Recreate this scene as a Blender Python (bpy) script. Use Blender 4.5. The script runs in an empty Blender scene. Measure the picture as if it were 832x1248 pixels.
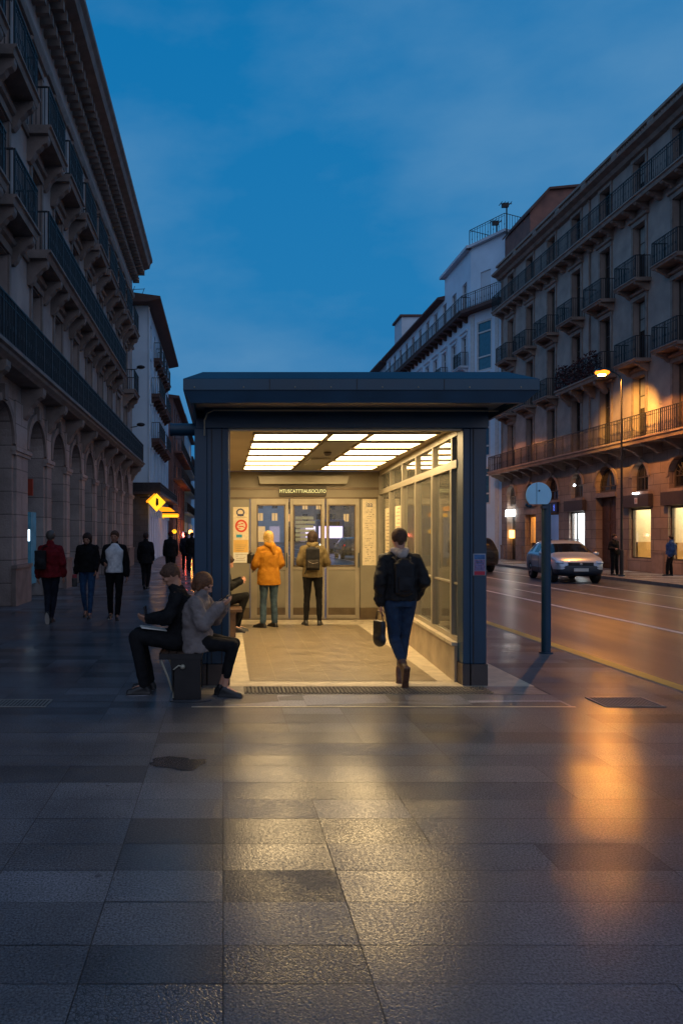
import bpy, bmesh, math, random
from mathutils import Vector, Matrix, noise
R = math.radians
PI = math.pi
random.seed(7)

# ------------------------------------------------------------------ camera, world, light
sc = bpy.context.scene
col = sc.collection
F_PX, VPX, HORY = 900.0, 272.0, 650.0
cd = bpy.data.cameras.new('camera')
cam = bpy.data.objects.new('camera', cd); col.objects.link(cam)
cam.location = (0, 0, 1.65); cam.rotation_euler = (R(90), 0, 0)
cd.sensor_fit = 'VERTICAL'; cd.sensor_height = 24.0; cd.lens = F_PX / 1248 * 24.0
cd.shift_x = (416 - VPX) / 1248; cd.shift_y = (HORY - 624) / 1248
cd.clip_start = .05; cd.clip_end = 3000
sc.camera = cam
sc.view_settings.view_transform = 'Standard'; sc.view_settings.look = 'None'
sc.view_settings.exposure = 0.0; sc.view_settings.gamma = 1.0
sc.view_settings.use_curve_mapping = False
sc.cycles.use_denoising = True
sc.cycles.max_bounces = 8; sc.cycles.transparent_max_bounces = 16
sc.cycles.sample_clamp_indirect = 6.0
sc.cycles.caustics_reflective = False; sc.cycles.caustics_refractive = False

W = bpy.data.worlds.new('World'); sc.world = W; W.use_nodes = True
wt = W.node_tree; wt.nodes.clear()
def wn(t, **k):
    n = wt.nodes.new(t)
    for a, b in k.items(): setattr(n, a, b)
    return n
wl = wt.links.new
SUN_EL, SUN_ROT = R(1.0), R(200)
sky = wn('ShaderNodeTexSky', sky_type='NISHITA'); sky.sun_disc = False
sky.sun_elevation = SUN_EL; sky.sun_rotation = SUN_ROT; sky.air_density = 2.0; sky.ozone_density = 4.0
bg1 = wn('ShaderNodeBackground'); bg1.inputs['Strength'].default_value = .02
wl(sky.outputs[0], bg1.inputs[0])
tc = wn('ShaderNodeTexCoord')
sx = wn('ShaderNodeSeparateXYZ'); wl(tc.outputs['Generated'], sx.inputs[0])
ramp = wn('ShaderNodeValToRGB'); wl(sx.outputs['Z'], ramp.inputs[0])
er = ramp.color_ramp.elements
er[0].position = 0.0; er[0].color = (.016, .16, .39, 1)
er[1].position = 1.0; er[1].color = (.012, .10, .28, 1)
e = er.new(.30); e.color = (.012, .185, .44, 1)
e = er.new(.55); e.color = (.004, .165, .42, 1)
# soft dusk clouds
mp = wn('ShaderNodeMapping'); mp.inputs['Scale'].default_value = (1.6, 1.6, 3.6)
wl(tc.outputs['Generated'], mp.inputs[0])
nz = wn('ShaderNodeTexNoise'); nz.inputs['Scale'].default_value = 1.9; nz.inputs['Detail'].default_value = 7; nz.inputs['Roughness'].default_value = .52
wl(mp.outputs[0], nz.inputs['Vector'])
cr = wn('ShaderNodeValToRGB'); wl(nz.outputs[0], cr.inputs[0])
cr.color_ramp.elements[0].position = .38; cr.color_ramp.elements[0].color = (0, 0, 0, 1)
cr.color_ramp.elements[1].position = .72; cr.color_ramp.elements[1].color = (.75, .75, .75, 1)
mx = wn('ShaderNodeMixRGB'); wl(cr.outputs[0], mx.inputs[0]); wl(ramp.outputs[0], mx.inputs[1])
mx.inputs[2].default_value = (.105, .275, .49, 1)
# unseen sky behind the camera, added paler and brighter to light the facades
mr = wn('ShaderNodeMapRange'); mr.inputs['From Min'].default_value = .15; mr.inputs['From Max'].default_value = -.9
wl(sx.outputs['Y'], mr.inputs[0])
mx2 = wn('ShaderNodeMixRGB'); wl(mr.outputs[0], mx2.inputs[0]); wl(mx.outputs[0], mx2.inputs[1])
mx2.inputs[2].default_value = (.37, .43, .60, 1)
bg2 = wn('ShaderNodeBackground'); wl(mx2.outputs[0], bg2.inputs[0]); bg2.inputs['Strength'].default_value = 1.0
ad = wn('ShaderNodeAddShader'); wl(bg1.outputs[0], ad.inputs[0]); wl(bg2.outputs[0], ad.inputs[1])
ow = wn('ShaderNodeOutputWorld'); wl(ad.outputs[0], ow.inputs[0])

sl = bpy.data.lights.new('sun', 'SUN'); sl.energy = .03; sl.angle = R(20); sl.color = (1, .8, .75)
so = bpy.data.objects.new('sun', sl); col.objects.link(so); so.rotation_euler = (R(80), 0, R(20))

# ------------------------------------------------------------------ materials
def nodes_of(name):
    m = bpy.data.materials.new(name); m.use_nodes = True
    nt = m.node_tree; b = nt.nodes['Principled BSDF']
    return m, nt, b
def mat(name, c, rough=.6, metal=0, var=.15, vscale=6, bump=0, bscale=40, emit=None, es=0, coat=0, spec=.5, c2=None, rvar=0):
    """procedural: base colour broken up by two noises, optional bump and roughness variation"""
    m, nt, b = nodes_of(name); L = nt.links.new
    geo = nt.nodes.new('ShaderNodeNewGeometry')
    n1 = nt.nodes.new('ShaderNodeTexNoise'); n1.inputs['Scale'].default_value = vscale; n1.inputs['Detail'].default_value = 6
    L(geo.outputs['Position'], n1.inputs['Vector'])
    r1 = nt.nodes.new('ShaderNodeMapRange'); r1.inputs['From Min'].default_value = .3; r1.inputs['From Max'].default_value = .7
    r1.inputs['To Min'].default_value = 0; r1.inputs['To Max'].default_value = 1; L(n1.outputs[0], r1.inputs[0])
    mix = nt.nodes.new('ShaderNodeMixRGB'); L(r1.outputs[0], mix.inputs[0])
    lo = c2 if c2 else tuple(max(0, x * (1 - var)) for x in c)
    hi = c if c2 else tuple(min(1, x * (1 + var)) for x in c)
    mix.inputs[1].default_value = (*lo, 1); mix.inputs[2].default_value = (*hi, 1)
    L(mix.outputs[0], b.inputs['Base Color'])
    b.inputs['Roughness'].default_value = rough; b.inputs['Metallic'].default_value = metal
    b.inputs['Coat Weight'].default_value = coat; b.inputs['Specular IOR Level'].default_value = spec
    if rvar:
        r2 = nt.nodes.new('ShaderNodeMapRange'); L(n1.outputs[0], r2.inputs[0])
        r2.inputs['To Min'].default_value = max(.02, rough - rvar); r2.inputs['To Max'].default_value = rough + rvar
        L(r2.outputs[0], b.inputs['Roughness'])
    if bump:
        n2 = nt.nodes.new('ShaderNodeTexNoise'); n2.inputs['Scale'].default_value = bscale; n2.inputs['Detail'].default_value = 4
        L(geo.outputs['Position'], n2.inputs['Vector'])
        bp = nt.nodes.new('ShaderNodeBump'); bp.inputs['Strength'].default_value = bump; bp.inputs['Distance'].default_value = .02
        L(n2.outputs[0], bp.inputs['Height']); L(bp.outputs[0], b.inputs['Normal'])
    if emit:
        b.inputs['Emission Color'].default_value = (*emit, 1); b.inputs['Emission Strength'].default_value = es
    return m
def stone(name, c, c2, bw=.9, bh=.42, mortar=.012, mdark=.45, bump=.5, rough=.75):
    """ashlar: brick texture laid on (x+y, z), stains and grain"""
    m, nt, b = nodes_of(name); L = nt.links.new
    geo = nt.nodes.new('ShaderNodeNewGeometry'); s = nt.nodes.new('ShaderNodeSeparateXYZ'); L(geo.outputs['Position'], s.inputs[0])
    a = nt.nodes.new('ShaderNodeMath'); a.operation = 'ADD'; L(s.outputs[0], a.inputs[0]); L(s.outputs[1], a.inputs[1])
    cb = nt.nodes.new('ShaderNodeCombineXYZ'); L(a.outputs[0], cb.inputs[0]); L(s.outputs[2], cb.inputs[1])
    br = nt.nodes.new('ShaderNodeTexBrick'); L(cb.outputs[0], br.inputs['Vector'])
    br.inputs['Scale'].default_value = 1; br.inputs['Brick Width'].default_value = bw; br.inputs['Row Height'].default_value = bh
    br.inputs['Mortar Size'].default_value = mortar; br.inputs['Mortar Smooth'].default_value = .2
    br.inputs['Color1'].default_value = (*c, 1); br.inputs['Color2'].default_value = (*c2, 1)
    br.inputs['Mortar'].default_value = (*[x * mdark for x in c], 1)
    n1 = nt.nodes.new('ShaderNodeTexNoise'); n1.inputs['Scale'].default_value = .9; n1.inputs['Detail'].default_value = 8; n1.inputs['Roughness'].default_value = .62
    L(geo.outputs['Position'], n1.inputs['Vector'])
    rr = nt.nodes.new('ShaderNodeMapRange'); L(n1.outputs[0], rr.inputs[0]); rr.inputs['From Min'].default_value = .3; rr.inputs['From Max'].default_value = .7
    rr.inputs['To Min'].default_value = .62; rr.inputs['To Max'].default_value = 1.15
    mu = nt.nodes.new('ShaderNodeMixRGB'); mu.blend_type = 'MULTIPLY'; mu.inputs[0].default_value = 1
    L(br.outputs[0], mu.inputs[1]); L(rr.outputs[0], mu.inputs[2]); L(mu.outputs[0], b.inputs['Base Color'])
    b.inputs['Roughness'].default_value = rough
    n2 = nt.nodes.new('ShaderNodeTexNoise'); n2.inputs['Scale'].default_value = 25; n2.inputs['Detail'].default_value = 5
    L(geo.outputs['Position'], n2.inputs['Vector'])
    sb = nt.nodes.new('ShaderNodeMath'); sb.operation = 'MULTIPLY_ADD'; L(br.outputs['Fac'], sb.inputs[0]); sb.inputs[1].default_value = -1.0
    L(n2.outputs[0], sb.inputs[2])
    bp = nt.nodes.new('ShaderNodeBump'); bp.inputs['Strength'].default_value = bump; bp.inputs['Distance'].default_value = .03
    L(sb.outputs[0], bp.inputs['Height']); L(bp.outputs[0], b.inputs['Normal'])
    return m
def glass(name, tint=(1, 1, 1), refl=1.0, rough=.03, alpha=.94, dust=.02):
    """thin sheet glass: see-through with a fresnel reflection"""
    m = bpy.data.materials.new(name); m.use_nodes = True; nt = m.node_tree; nt.nodes.clear(); L = nt.links.new
    tr = nt.nodes.new('ShaderNodeBsdfTransparent'); tr.inputs[0].default_value = (*[t * alpha for t in tint], 1)
    gl = nt.nodes.new('ShaderNodeBsdfGlossy'); gl.inputs['Roughness'].default_value = rough; gl.inputs[0].default_value = (refl, refl, refl, 1)
    fr = nt.nodes.new('ShaderNodeFresnel'); fr.inputs[0].default_value = 1.5
    df = nt.nodes.new('ShaderNodeBsdfDiffuse'); df.inputs[0].default_value = (.7, .7, .6, 1)
    md = nt.nodes.new('ShaderNodeMixShader'); md.inputs[0].default_value = dust; L(tr.outputs[0], md.inputs[1]); L(df.outputs[0], md.inputs[2])
    mxs = nt.nodes.new('ShaderNodeMixShader'); L(fr.outputs[0], mxs.inputs[0]); L(md.outputs[0], mxs.inputs[1]); L(gl.outputs[0], mxs.inputs[2])
    o = nt.nodes.new('ShaderNodeOutputMaterial'); L(mxs.outputs[0], o.inputs[0])
    return m
def emitter(name, c, s):
    m = bpy.data.materials.new(name); m.use_nodes = True; nt = m.node_tree; nt.nodes.clear()
    geo = nt.nodes.new('ShaderNodeNewGeometry'); n = nt.nodes.new('ShaderNodeTexNoise'); n.inputs['Scale'].default_value = 1.2
    nt.links.new(geo.outputs['Position'], n.inputs['Vector'])
    r = nt.nodes.new('ShaderNodeMapRange'); nt.links.new(n.outputs[0], r.inputs[0]); r.inputs['To Min'].default_value = s * .9; r.inputs['To Max'].default_value = s * 1.1
    e = nt.nodes.new('ShaderNodeEmission'); e.inputs[0].default_value = (*c, 1); nt.links.new(r.outputs[0], e.inputs[1])
    o = nt.nodes.new('ShaderNodeOutputMaterial'); nt.links.new(e.outputs[0], o.inputs[0])
    return m

def paving_material():
    m, nt, b = nodes_of('granite paving'); L = nt.links.new
    N = nt.nodes.new
    geo = N('ShaderNodeNewGeometry')
    at = N('ShaderNodeVertexColor'); at.layer_name = 'slab'
    sp = N('ShaderNodeSeparateColor'); L(at.outputs[0], sp.inputs[0])       # R tone, G crackle, B roughness
    n1 = N('ShaderNodeTexNoise'); n1.inputs['Scale'].default_value = 95; n1.inputs['Detail'].default_value = 3; n1.inputs['Roughness'].default_value = .7
    L(geo.outputs['Position'], n1.inputs['Vector'])
    v1 = N('ShaderNodeTexVoronoi'); v1.inputs['Scale'].default_value = 95; L(geo.outputs['Position'], v1.inputs['Vector'])
    spk = N('ShaderNodeMapRange'); L(n1.outputs[0], spk.inputs[0]); spk.inputs['From Min'].default_value = .35; spk.inputs['From Max'].default_value = .65
    spk.inputs['To Min'].default_value = .38; spk.inputs['To Max'].default_value = 1.9
    # big damp stains
    n3 = N('ShaderNodeTexNoise'); n3.inputs['Scale'].default_value = .8; n3.inputs['Detail'].default_value = 6; n3.inputs['Roughness'].default_value = .6; L(geo.outputs['Position'], n3.inputs['Vector'])
    st = N('ShaderNodeMapRange'); L(n3.outputs[0], st.inputs[0]); st.inputs['From Min'].default_value = .36; st.inputs['From Max'].default_value = .6
    st.inputs['To Min'].default_value = .62; st.inputs['To Max'].default_value = 1.05
    tone = N('ShaderNodeMath'); tone.operation = 'MULTIPLY'; L(sp.outputs[0], tone.inputs[0]); L(spk.outputs[0], tone.inputs[1])
    t2 = N('ShaderNodeMath'); t2.operation = 'MULTIPLY'; L(tone.outputs[0], t2.inputs[0]); L(st.outputs[0], t2.inputs[1])
    # crackled mosaic slabs
    v2 = N('ShaderNodeTexVoronoi'); v2.feature = 'DISTANCE_TO_EDGE'; v2.inputs['Scale'].default_value = 55; L(geo.outputs['Position'], v2.inputs['Vector'])
    ck = N('ShaderNodeMapRange'); L(v2.outputs[0], ck.inputs[0]); ck.inputs['From Min'].default_value = .03; ck.inputs['From Max'].default_value = .12
    ck.inputs['To Min'].default_value = .4; ck.inputs['To Max'].default_value = 1
    ckm = N('ShaderNodeMixRGB'); L(sp.outputs[1], ckm.inputs[0]); ckm.inputs[1].default_value = (1, 1, 1, 1); L(ck.outputs[0], ckm.inputs[2])
    hue = N('ShaderNodeMixRGB'); hue.blend_type = 'MULTIPLY'; hue.inputs[0].default_value = 1
    L(t2.outputs[0], hue.inputs[1]); hue.inputs[2].default_value = (.93, .94, 1.04, 1)
    v3 = N('ShaderNodeTexVoronoi'); v3.inputs['Scale'].default_value = 2.6; v3.inputs['Randomness'].default_value = 1; L(geo.outputs['Position'], v3.inputs['Vector'])
    gm = N('ShaderNodeMapRange'); L(v3.outputs[0], gm.inputs[0]); gm.inputs['From Min'].default_value = .035; gm.inputs['From Max'].default_value = .05; gm.inputs['To Min'].default_value = .45; gm.inputs['To Max'].default_value = 1
    gum = N('ShaderNodeMixRGB'); gum.blend_type = 'MULTIPLY'; gum.inputs[0].default_value = 1; L(hue.outputs[0], gum.inputs[1]); L(gm.outputs[0], gum.inputs[2])
    fin = N('ShaderNodeMixRGB'); fin.blend_type = 'MULTIPLY'; fin.inputs[0].default_value = 1
    L(gum.outputs[0], fin.inputs[1]); L(ckm.outputs[0], fin.inputs[2]); L(fin.outputs[0], b.inputs['Base Color'])
    # roughness: damp patches are glossier
    rg = N('ShaderNodeMapRange'); L(n3.outputs[0], rg.inputs[0]); rg.inputs['From Min'].default_value = .35; rg.inputs['From Max'].default_value = .65
    rg.inputs['To Min'].default_value = .40; rg.inputs['To Max'].default_value = .55
    ra = N('ShaderNodeMath'); ra.operation = 'ADD'; L(rg.outputs[0], ra.inputs[0]); L(sp.outputs[2], ra.inputs[1])
    rb = N('ShaderNodeMath'); rb.operation = 'MULTIPLY_ADD'; L(n1.outputs[0], rb.inputs[0]); rb.inputs[1].default_value = .2; L(ra.outputs[0], rb.inputs[2])
    rc = N('ShaderNodeMath'); rc.operation = 'SUBTRACT'; L(rb.outputs[0], rc.inputs[0]); rc.inputs[1].default_value = .1
    L(rc.outputs[0], b.inputs['Roughness'])
    b.inputs['Specular IOR Level'].default_value = .22
    h = N('ShaderNodeMath'); h.operation = 'MULTIPLY_ADD'; L(v1.outputs[0], h.inputs[0]); h.inputs[1].default_value = .5; L(n1.outputs[0], h.inputs[2])
    h2 = N('ShaderNodeMath'); h2.operation = 'MULTIPLY_ADD'; L(ckm.outputs[0], h2.inputs[0]); h2.inputs[1].default_value = .8; L(h.outputs[0], h2.inputs[2])
    bp = N('ShaderNodeBump'); bp.inputs['Strength'].default_value = .3; bp.inputs['Distance'].default_value = .003
    L(h2.outputs[0], bp.inputs['Height']); L(bp.outputs[0], b.inputs['Normal'])
    wet = N('ShaderNodeMapRange'); L(n3.outputs[0], wet.inputs[0]); wet.inputs['From Min'].default_value = .38; wet.inputs['From Max'].default_value = .62; wet.inputs['To Min'].default_value = 1.0; wet.inputs['To Max'].default_value = .45
    dry = N('ShaderNodeMath'); dry.operation = 'SUBTRACT'; L(wet.outputs[0], dry.inputs[0]); dr2 = N('ShaderNodeMath'); dr2.operation = 'MULTIPLY'; L(sp.outputs[2], dr2.inputs[0]); dr2.inputs[1].default_value = 2.2; L(dr2.outputs[0], dry.inputs[1]); dry.use_clamp = True; gr = N('ShaderNodeTexNoise'); gr.inputs['Scale'].default_value = 62; gr.inputs['Detail'].default_value = 2; L(geo.outputs['Position'], gr.inputs['Vector']); gr2 = N('ShaderNodeMapRange'); L(gr.outputs[0], gr2.inputs[0]); gr2.inputs['From Min'].default_value = .40; gr2.inputs['From Max'].default_value = .58; gr2.inputs['To Min'].default_value = .32; gr2.inputs['To Max'].default_value = 1.0; cw = N('ShaderNodeMath'); cw.operation = 'MULTIPLY'; L(dry.outputs[0], cw.inputs[0]); L(gr2.outputs[0], cw.inputs[1]); L(cw.outputs[0], b.inputs['Coat Weight']); cro = N('ShaderNodeMath'); cro.operation = 'MULTIPLY_ADD'; L(sp.outputs[2], cro.inputs[0]); cro.inputs[1].default_value = .55; cro.inputs[2].default_value = .082; L(cro.outputs[0], b.inputs['Coat Roughness']); b.inputs['Coat IOR'].default_value = 1.62
    bp2 = N('ShaderNodeBump'); bp2.inputs['Strength'].default_value = .27; bp2.inputs['Distance'].default_value = .003; L(h2.outputs[0], bp2.inputs['Height']); L(bp2.outputs[0], b.inputs['Coat Normal'])
    return m
def asphalt_material():
    m, nt, b = nodes_of('asphalt'); L = nt.links.new; N = nt.nodes.new
    geo = N('ShaderNodeNewGeometry')
    n1 = N('ShaderNodeTexNoise'); n1.inputs['Scale'].default_value = 38; n1.inputs['Detail'].default_value = 4; L(geo.outputs['Position'], n1.inputs['Vector'])
    mpp = N('ShaderNodeMapping'); mpp.inputs['Scale'].default_value = (.9, .12, 1); L(geo.outputs['Position'], mpp.inputs[0])
    n2 = N('ShaderNodeTexNoise'); n2.inputs['Scale'].default_value = 1; n2.inputs['Detail'].default_value = 7; L(mpp.outputs[0], n2.inputs['Vector'])
    mixc = N('ShaderNodeMixRGB'); L(n2.outputs[0], mixc.inputs[0]); mixc.inputs[1].default_value = (.026, .028, .04, 1); mixc.inputs[2].default_value = (.06, .062, .085, 1)
    sp = N('ShaderNodeMapRange'); L(n1.outputs[0], sp.inputs[0]); sp.inputs['To Min'].default_value = .5; sp.inputs['To Max'].default_value = 1.5
    mu = N('ShaderNodeMixRGB'); mu.blend_type = 'MULTIPLY'; mu.inputs[0].default_value = 1; L(mixc.outputs[0], mu.inputs[1]); L(sp.outputs[0], mu.inputs[2])
    L(mu.outputs[0], b.inputs['Base Color'])
    rg = N('ShaderNodeMapRange'); L(n2.outputs[0], rg.inputs[0]); rg.inputs['From Min'].default_value = .35; rg.inputs['From Max'].default_value = .65
    rg.inputs['To Min'].default_value = .36; rg.inputs['To Max'].default_value = .58
    L(rg.outputs[0], b.inputs['Roughness'])
    bp = N('ShaderNodeBump'); bp.inputs['Strength'].default_value = .6; bp.inputs['Distance'].default_value = .01
    L(n1.outputs[0], bp.inputs['Height']); L(bp.outputs[0], b.inputs['Normal'])
    b.inputs['Coat Weight'].default_value = .35; b.inputs['Coat Roughness'].default_value = .26
    return m

M = {}
M['pave'] = paving_material()
M['asphalt'] = asphalt_material()
M['joint'] = mat('dark joint mortar', (.045, .04, .038), .8, var=.3, vscale=9)
M['kerb'] = mat('granite kerb', (.2, .18, .16), .5, var=.25, vscale=8, bump=.3)
M['yellow'] = mat('worn yellow paint', (.72, .46, .06), .45, vscale=3, c2=(.45, .28, .06), bump=.2)
M['white'] = mat('road paint', (.80, .80, .80), .5, vscale=4, c2=(.5, .5, .5))
M['stoneL'] = mat('dark sandstone', (.45, .37, .335), .8, vscale=1.3, c2=(.31, .255, .235), bump=.5, bscale=18)
M['rustL'] = stone('dark sandstone blocks', (.45, .37, .335), (.36, .30, .275), 1.2, .52, .014)
M['stoneR'] = mat('warm sandstone', (.45, .36, .31), .8, vscale=1.4, c2=(.31, .25, .22), bump=.5, bscale=18)
M['rustR'] = stone('warm sandstone blocks', (.38, .28, .22), (.29, .215, .17), .95, .46, .016)
M['greystone'] = stone('grey stone base', (.13, .13, .135), (.09, .09, .1), .5, .3, .01)
M['trimR'] = mat('carved stone trim', (.36, .27, .22), .75, vscale=3, c2=(.23, .17, .14), bump=.4, bscale=25)
M['trimL'] = mat('carved dark trim', (.30, .235, .205), .8, vscale=3, c2=(.19, .15, .13), bump=.4, bscale=25)
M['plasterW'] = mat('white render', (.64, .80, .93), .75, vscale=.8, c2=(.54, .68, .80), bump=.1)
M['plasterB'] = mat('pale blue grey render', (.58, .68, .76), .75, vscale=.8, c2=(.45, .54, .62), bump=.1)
M['brown'] = mat('brown timber eave', (.09, .045, .035), .7, vscale=3)
M['brick'] = mat('old red render', (.26, .12, .09), .8, vscale=1.5, c2=(.14, .07, .06))
M['iron'] = mat('black iron', (.02, .021, .024), .5, var=.3, metal=.3)
M['winframe'] = mat('dark window frame', (.07, .055, .045), .55, var=.2)
M['winwhite'] = mat('white window frame', (.55, .57, .58), .5, var=.1)
M['pane'] = mat('dark window pane', (.012, .014, .018), .06, var=.5, vscale=.7, spec=.9, bump=.02, bscale=2)
M['shutter'] = mat('closed inner shutter', (.12, .085, .065), .6, var=.3, vscale=5)
M['door'] = mat('carved oak door', (.115, .05, .028), .5, vscale=5, c2=(.055, .026, .017), bump=.4, bscale=14)
M['roof'] = mat('roof tiles', (.11, .055, .045), .8, vscale=6)
M['steel'] = mat('blue grey painted steel', (.004, .036, .075), .36, var=.18, vscale=3, rvar=.1)
M['steelroof'] = mat('blue sheet roof', (.006, .050, .092), .42, var=.18, vscale=2, rvar=.1)
M['alu'] = mat('bronze anodised frame', (.34, .30, .22), .38, metal=.25, var=.1, vscale=4, rvar=.08)
M['panel'] = mat('door sheet panel', (.26, .235, .17), .42, var=.1, vscale=2.5, rvar=.1, metal=.1)
M['band'] = mat('bronze header band', (.235, .2, .135), .45, var=.1, vscale=2)
M['kick'] = mat('kick plate', (.13, .095, .055), .4, var=.2, vscale=6, metal=.3)
M['ceil'] = mat('ceiling sheet', (.48, .40, .28), .5, var=.08, vscale=2)
M['soffit'] = mat('soffit sheet', (.3, .28, .26), .6, var=.15)
M['lightpanel'] = emitter('lit ceiling panel', (1.0, .70, .34), 15)
M['border'] = mat('pale floor border', (.50, .43, .31), .42, var=.2, vscale=7, bump=.2)
M['mat'] = mat('floor tile', (.21, .165, .105), .36, var=.22, vscale=4, bump=.25, rvar=.12)
M['kneewall'] = mat('knee wall stone', (.34, .27, .18), .5, var=.25, vscale=3, bump=.3, bscale=14)
M['glass'] = glass('sheet glass', (.95, .98, .95), .95, .02, .95, .035)
M['wallglass'] = glass('dusty wall glass', (.93, .97, .93), 1, .03, .93, .13)
M['shopglass'] = glass('shop glass', (1, 1, 1), .9, .02, .95)
M['paper'] = mat('paper', (.72, .62, .42), .7, var=.1, vscale=20)
M['paperw'] = mat('white paper', (.75, .74, .66), .7, var=.06, vscale=20)
M['red'] = mat('poster red', (.65, .06, .02), .6, var=.1)
M['ink'] = mat('dark ink', (.05, .06, .13), .6, var=.1)
M['inkpale'] = mat('faded ink', (.33, .25, .15), .6, var=.2)
M['cyan'] = mat('poster blue', (.03, .3, .45), .6, var=.1)
M['ochre'] = mat('poster ochre', (.72, .45, .12), .6, var=.1)
M['disc'] = mat('pale blue enamel', (.34, .70, 1.0), .45, var=.05)
M['benchwood'] = mat('worn bench slat', (.11, .06, .035), .45, vscale=10, c2=(.05, .03, .02), bump=.3)
M['benchmetal'] = mat('dark cast bench side', (.014, .012, .012), .45, var=.3, metal=.3)
M['grate'] = mat('rough grating', (.13, .11, .085), .6, var=.3, vscale=60, bump=.8, bscale=120)
M['signlit'] = emitter('lit amber lettering', (1, .85, .32), 1.35)
M['signback'] = mat('dark sign board', (.05, .035, .01), .5)
M['cream'] = mat('cream shop wall', (.72, .62, .42), .8, var=.05)
M['tan'] = mat('tan shop counter', (.55, .33, .12), .6, var=.1)
M['signdark'] = mat('dark fascia board', (.055, .04, .035), .5, var=.15)
M['ply'] = mat('display board', (.3, .2, .14), .6)

# ------------------------------------------------------------------ mesh helpers
class MB:
    def __init__(s): s.v = []; s.f = []; s.m = []
    def add(s, vs, fs, mi=0):
        o = len(s.v); s.v += [tuple(v) for v in vs]; s.f += [tuple(i + o for i in f) for f in fs]; s.m += [mi] * len(fs)
        return s
    def box(s, x0, x1, y0, y1, z0, z1, mi=0):
        v = [(x0, y0, z0), (x1, y0, z0), (x1, y1, z0), (x0, y1, z0), (x0, y0, z1), (x1, y0, z1), (x1, y1, z1), (x0, y1, z1)]
        return s.add(v, [(0, 3, 2, 1), (4, 5, 6, 7), (0, 1, 5, 4), (1, 2, 6, 5), (2, 3, 7, 6), (3, 0, 4, 7)], mi)
    def quad(s, a, b, c, d, mi=0): return s.add([a, b, c, d], [(0, 1, 2, 3)], mi)
    def prism(s, pts, axis, a, b, mi=0):
        """polygon pts (2-D) extruded along axis from a to b; axis 'x': pts=(y,z), 'y': (x,z), 'z': (x,y)"""
        n = len(pts)
        def P(p, t): return {'x': (t, p[0], p[1]), 'y': (p[0], t, p[1]), 'z': (p[0], p[1], t)}[axis]
        v = [P(p, a) for p in pts] + [P(p, b) for p in pts]
        fs = [tuple(range(n)), tuple(range(2 * n - 1, n - 1, -1))] + [(i, i + n, (i + 1) % n + n, (i + 1) % n) for i in range(n)]
        return s.add(v, fs, mi)
    def tube(s, pts, r, n=8, mi=0, cap=True):
        pts = [Vector(p) for p in pts]; rs = r if isinstance(r, (list, tuple)) else [r] * len(pts)
        rings = []; up = Vector((0, 0, 1))
        for i, p in enumerate(pts):
            t = (pts[min(i + 1, len(pts) - 1)] - pts[max(i - 1, 0)]).normalized()
            a = t.cross(up)
            if a.length < .05: a = t.cross(Vector((1, 0, 0)))
            a.normalize(); b = t.cross(a)
            rings.append([p + (a * math.cos(2 * PI * k / n) + b * math.sin(2 * PI * k / n)) * rs[i] for k in range(n)])
        v = [q for r_ in rings for q in r_]; fs = []
        for i in range(len(pts) - 1):
            for k in range(n):
                fs.append((i * n + k, i * n + (k + 1) % n, (i + 1) * n + (k + 1) % n, (i + 1) * n + k))
        if cap: fs += [tuple(range(n - 1, -1, -1)), tuple((len(pts) - 1) * n + k for k in range(n))]
        return s.add(v, fs, mi)
    def ball(s, c, r, n=10, mi=0):
        r = r if isinstance(r, (list, tuple)) else (r, r, r); c = Vector(c); m = n // 2 + 1
        v = []; fs = []
        for i in range(1, m):
            th = PI * i / m
            for k in range(n):
                ph = 2 * PI * k / n
                v.append((c.x + r[0] * math.sin(th) * math.cos(ph), c.y + r[1] * math.sin(th) * math.sin(ph), c.z + r[2] * math.cos(th)))
        t = len(v); v += [(c.x, c.y, c.z + r[2]), (c.x, c.y, c.z - r[2])]
        for i in range(m - 2):
            for k in range(n): fs.append((i * n + k, (i + 1) * n + k, (i + 1) * n + (k + 1) % n, i * n + (k + 1) % n))
        for k in range(n):
            fs.append((t, k, (k + 1) % n)); fs.append((t + 1, (m - 2) * n + (k + 1) % n, (m - 2) * n + k))
        return s.add(v, fs, mi)
    def build(s, name, mats, parent=None, smooth=False, bevel=0):
        me = bpy.data.meshes.new(name); me.from_pydata(s.v, [], s.f)
        mats = mats if isinstance(mats, (list, tuple)) else [mats]
        for m in mats: me.materials.append(m)
        if len(mats) > 1: me.polygons.foreach_set('material_index', s.m)
        bm = bmesh.new(); bm.from_mesh(me)
        bmesh.ops.recalc_face_normals(bm, faces=bm.faces); bm.to_mesh(me); bm.free()
        if smooth:
            me.shade_smooth()
            try: me.set_sharp_from_angle(angle=R(35))
            except Exception: pass
        me.update()
        o = bpy.data.objects.new(name, me); col.objects.link(o)
        if parent: o.parent = parent
        if bevel:
            b = o.modifiers.new('bevel', 'BEVEL'); b.width = bevel; b.segments = 2; b.limit_method = 'ANGLE'
        return o
def tag(o, label=None, cat=None, group=None, kind=None):
    if label: o['label'] = label
    if cat: o['category'] = cat
    if group: o['group'] = group
    if kind: o['kind'] = kind
    return o
def empty(name, loc, rz, label, cat, group=None):
    o = bpy.data.objects.new(name, None); col.objects.link(o); o.location = loc; o.rotation_euler = (0, 0, rz); o.empty_display_size = .2
    return tag(o, label, cat, group)
def dup(o, parent=None):
    c = o.copy(); col.objects.link(c); c.parent = parent
    for ch in list(o.children): dup(ch, c)
    return c
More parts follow.
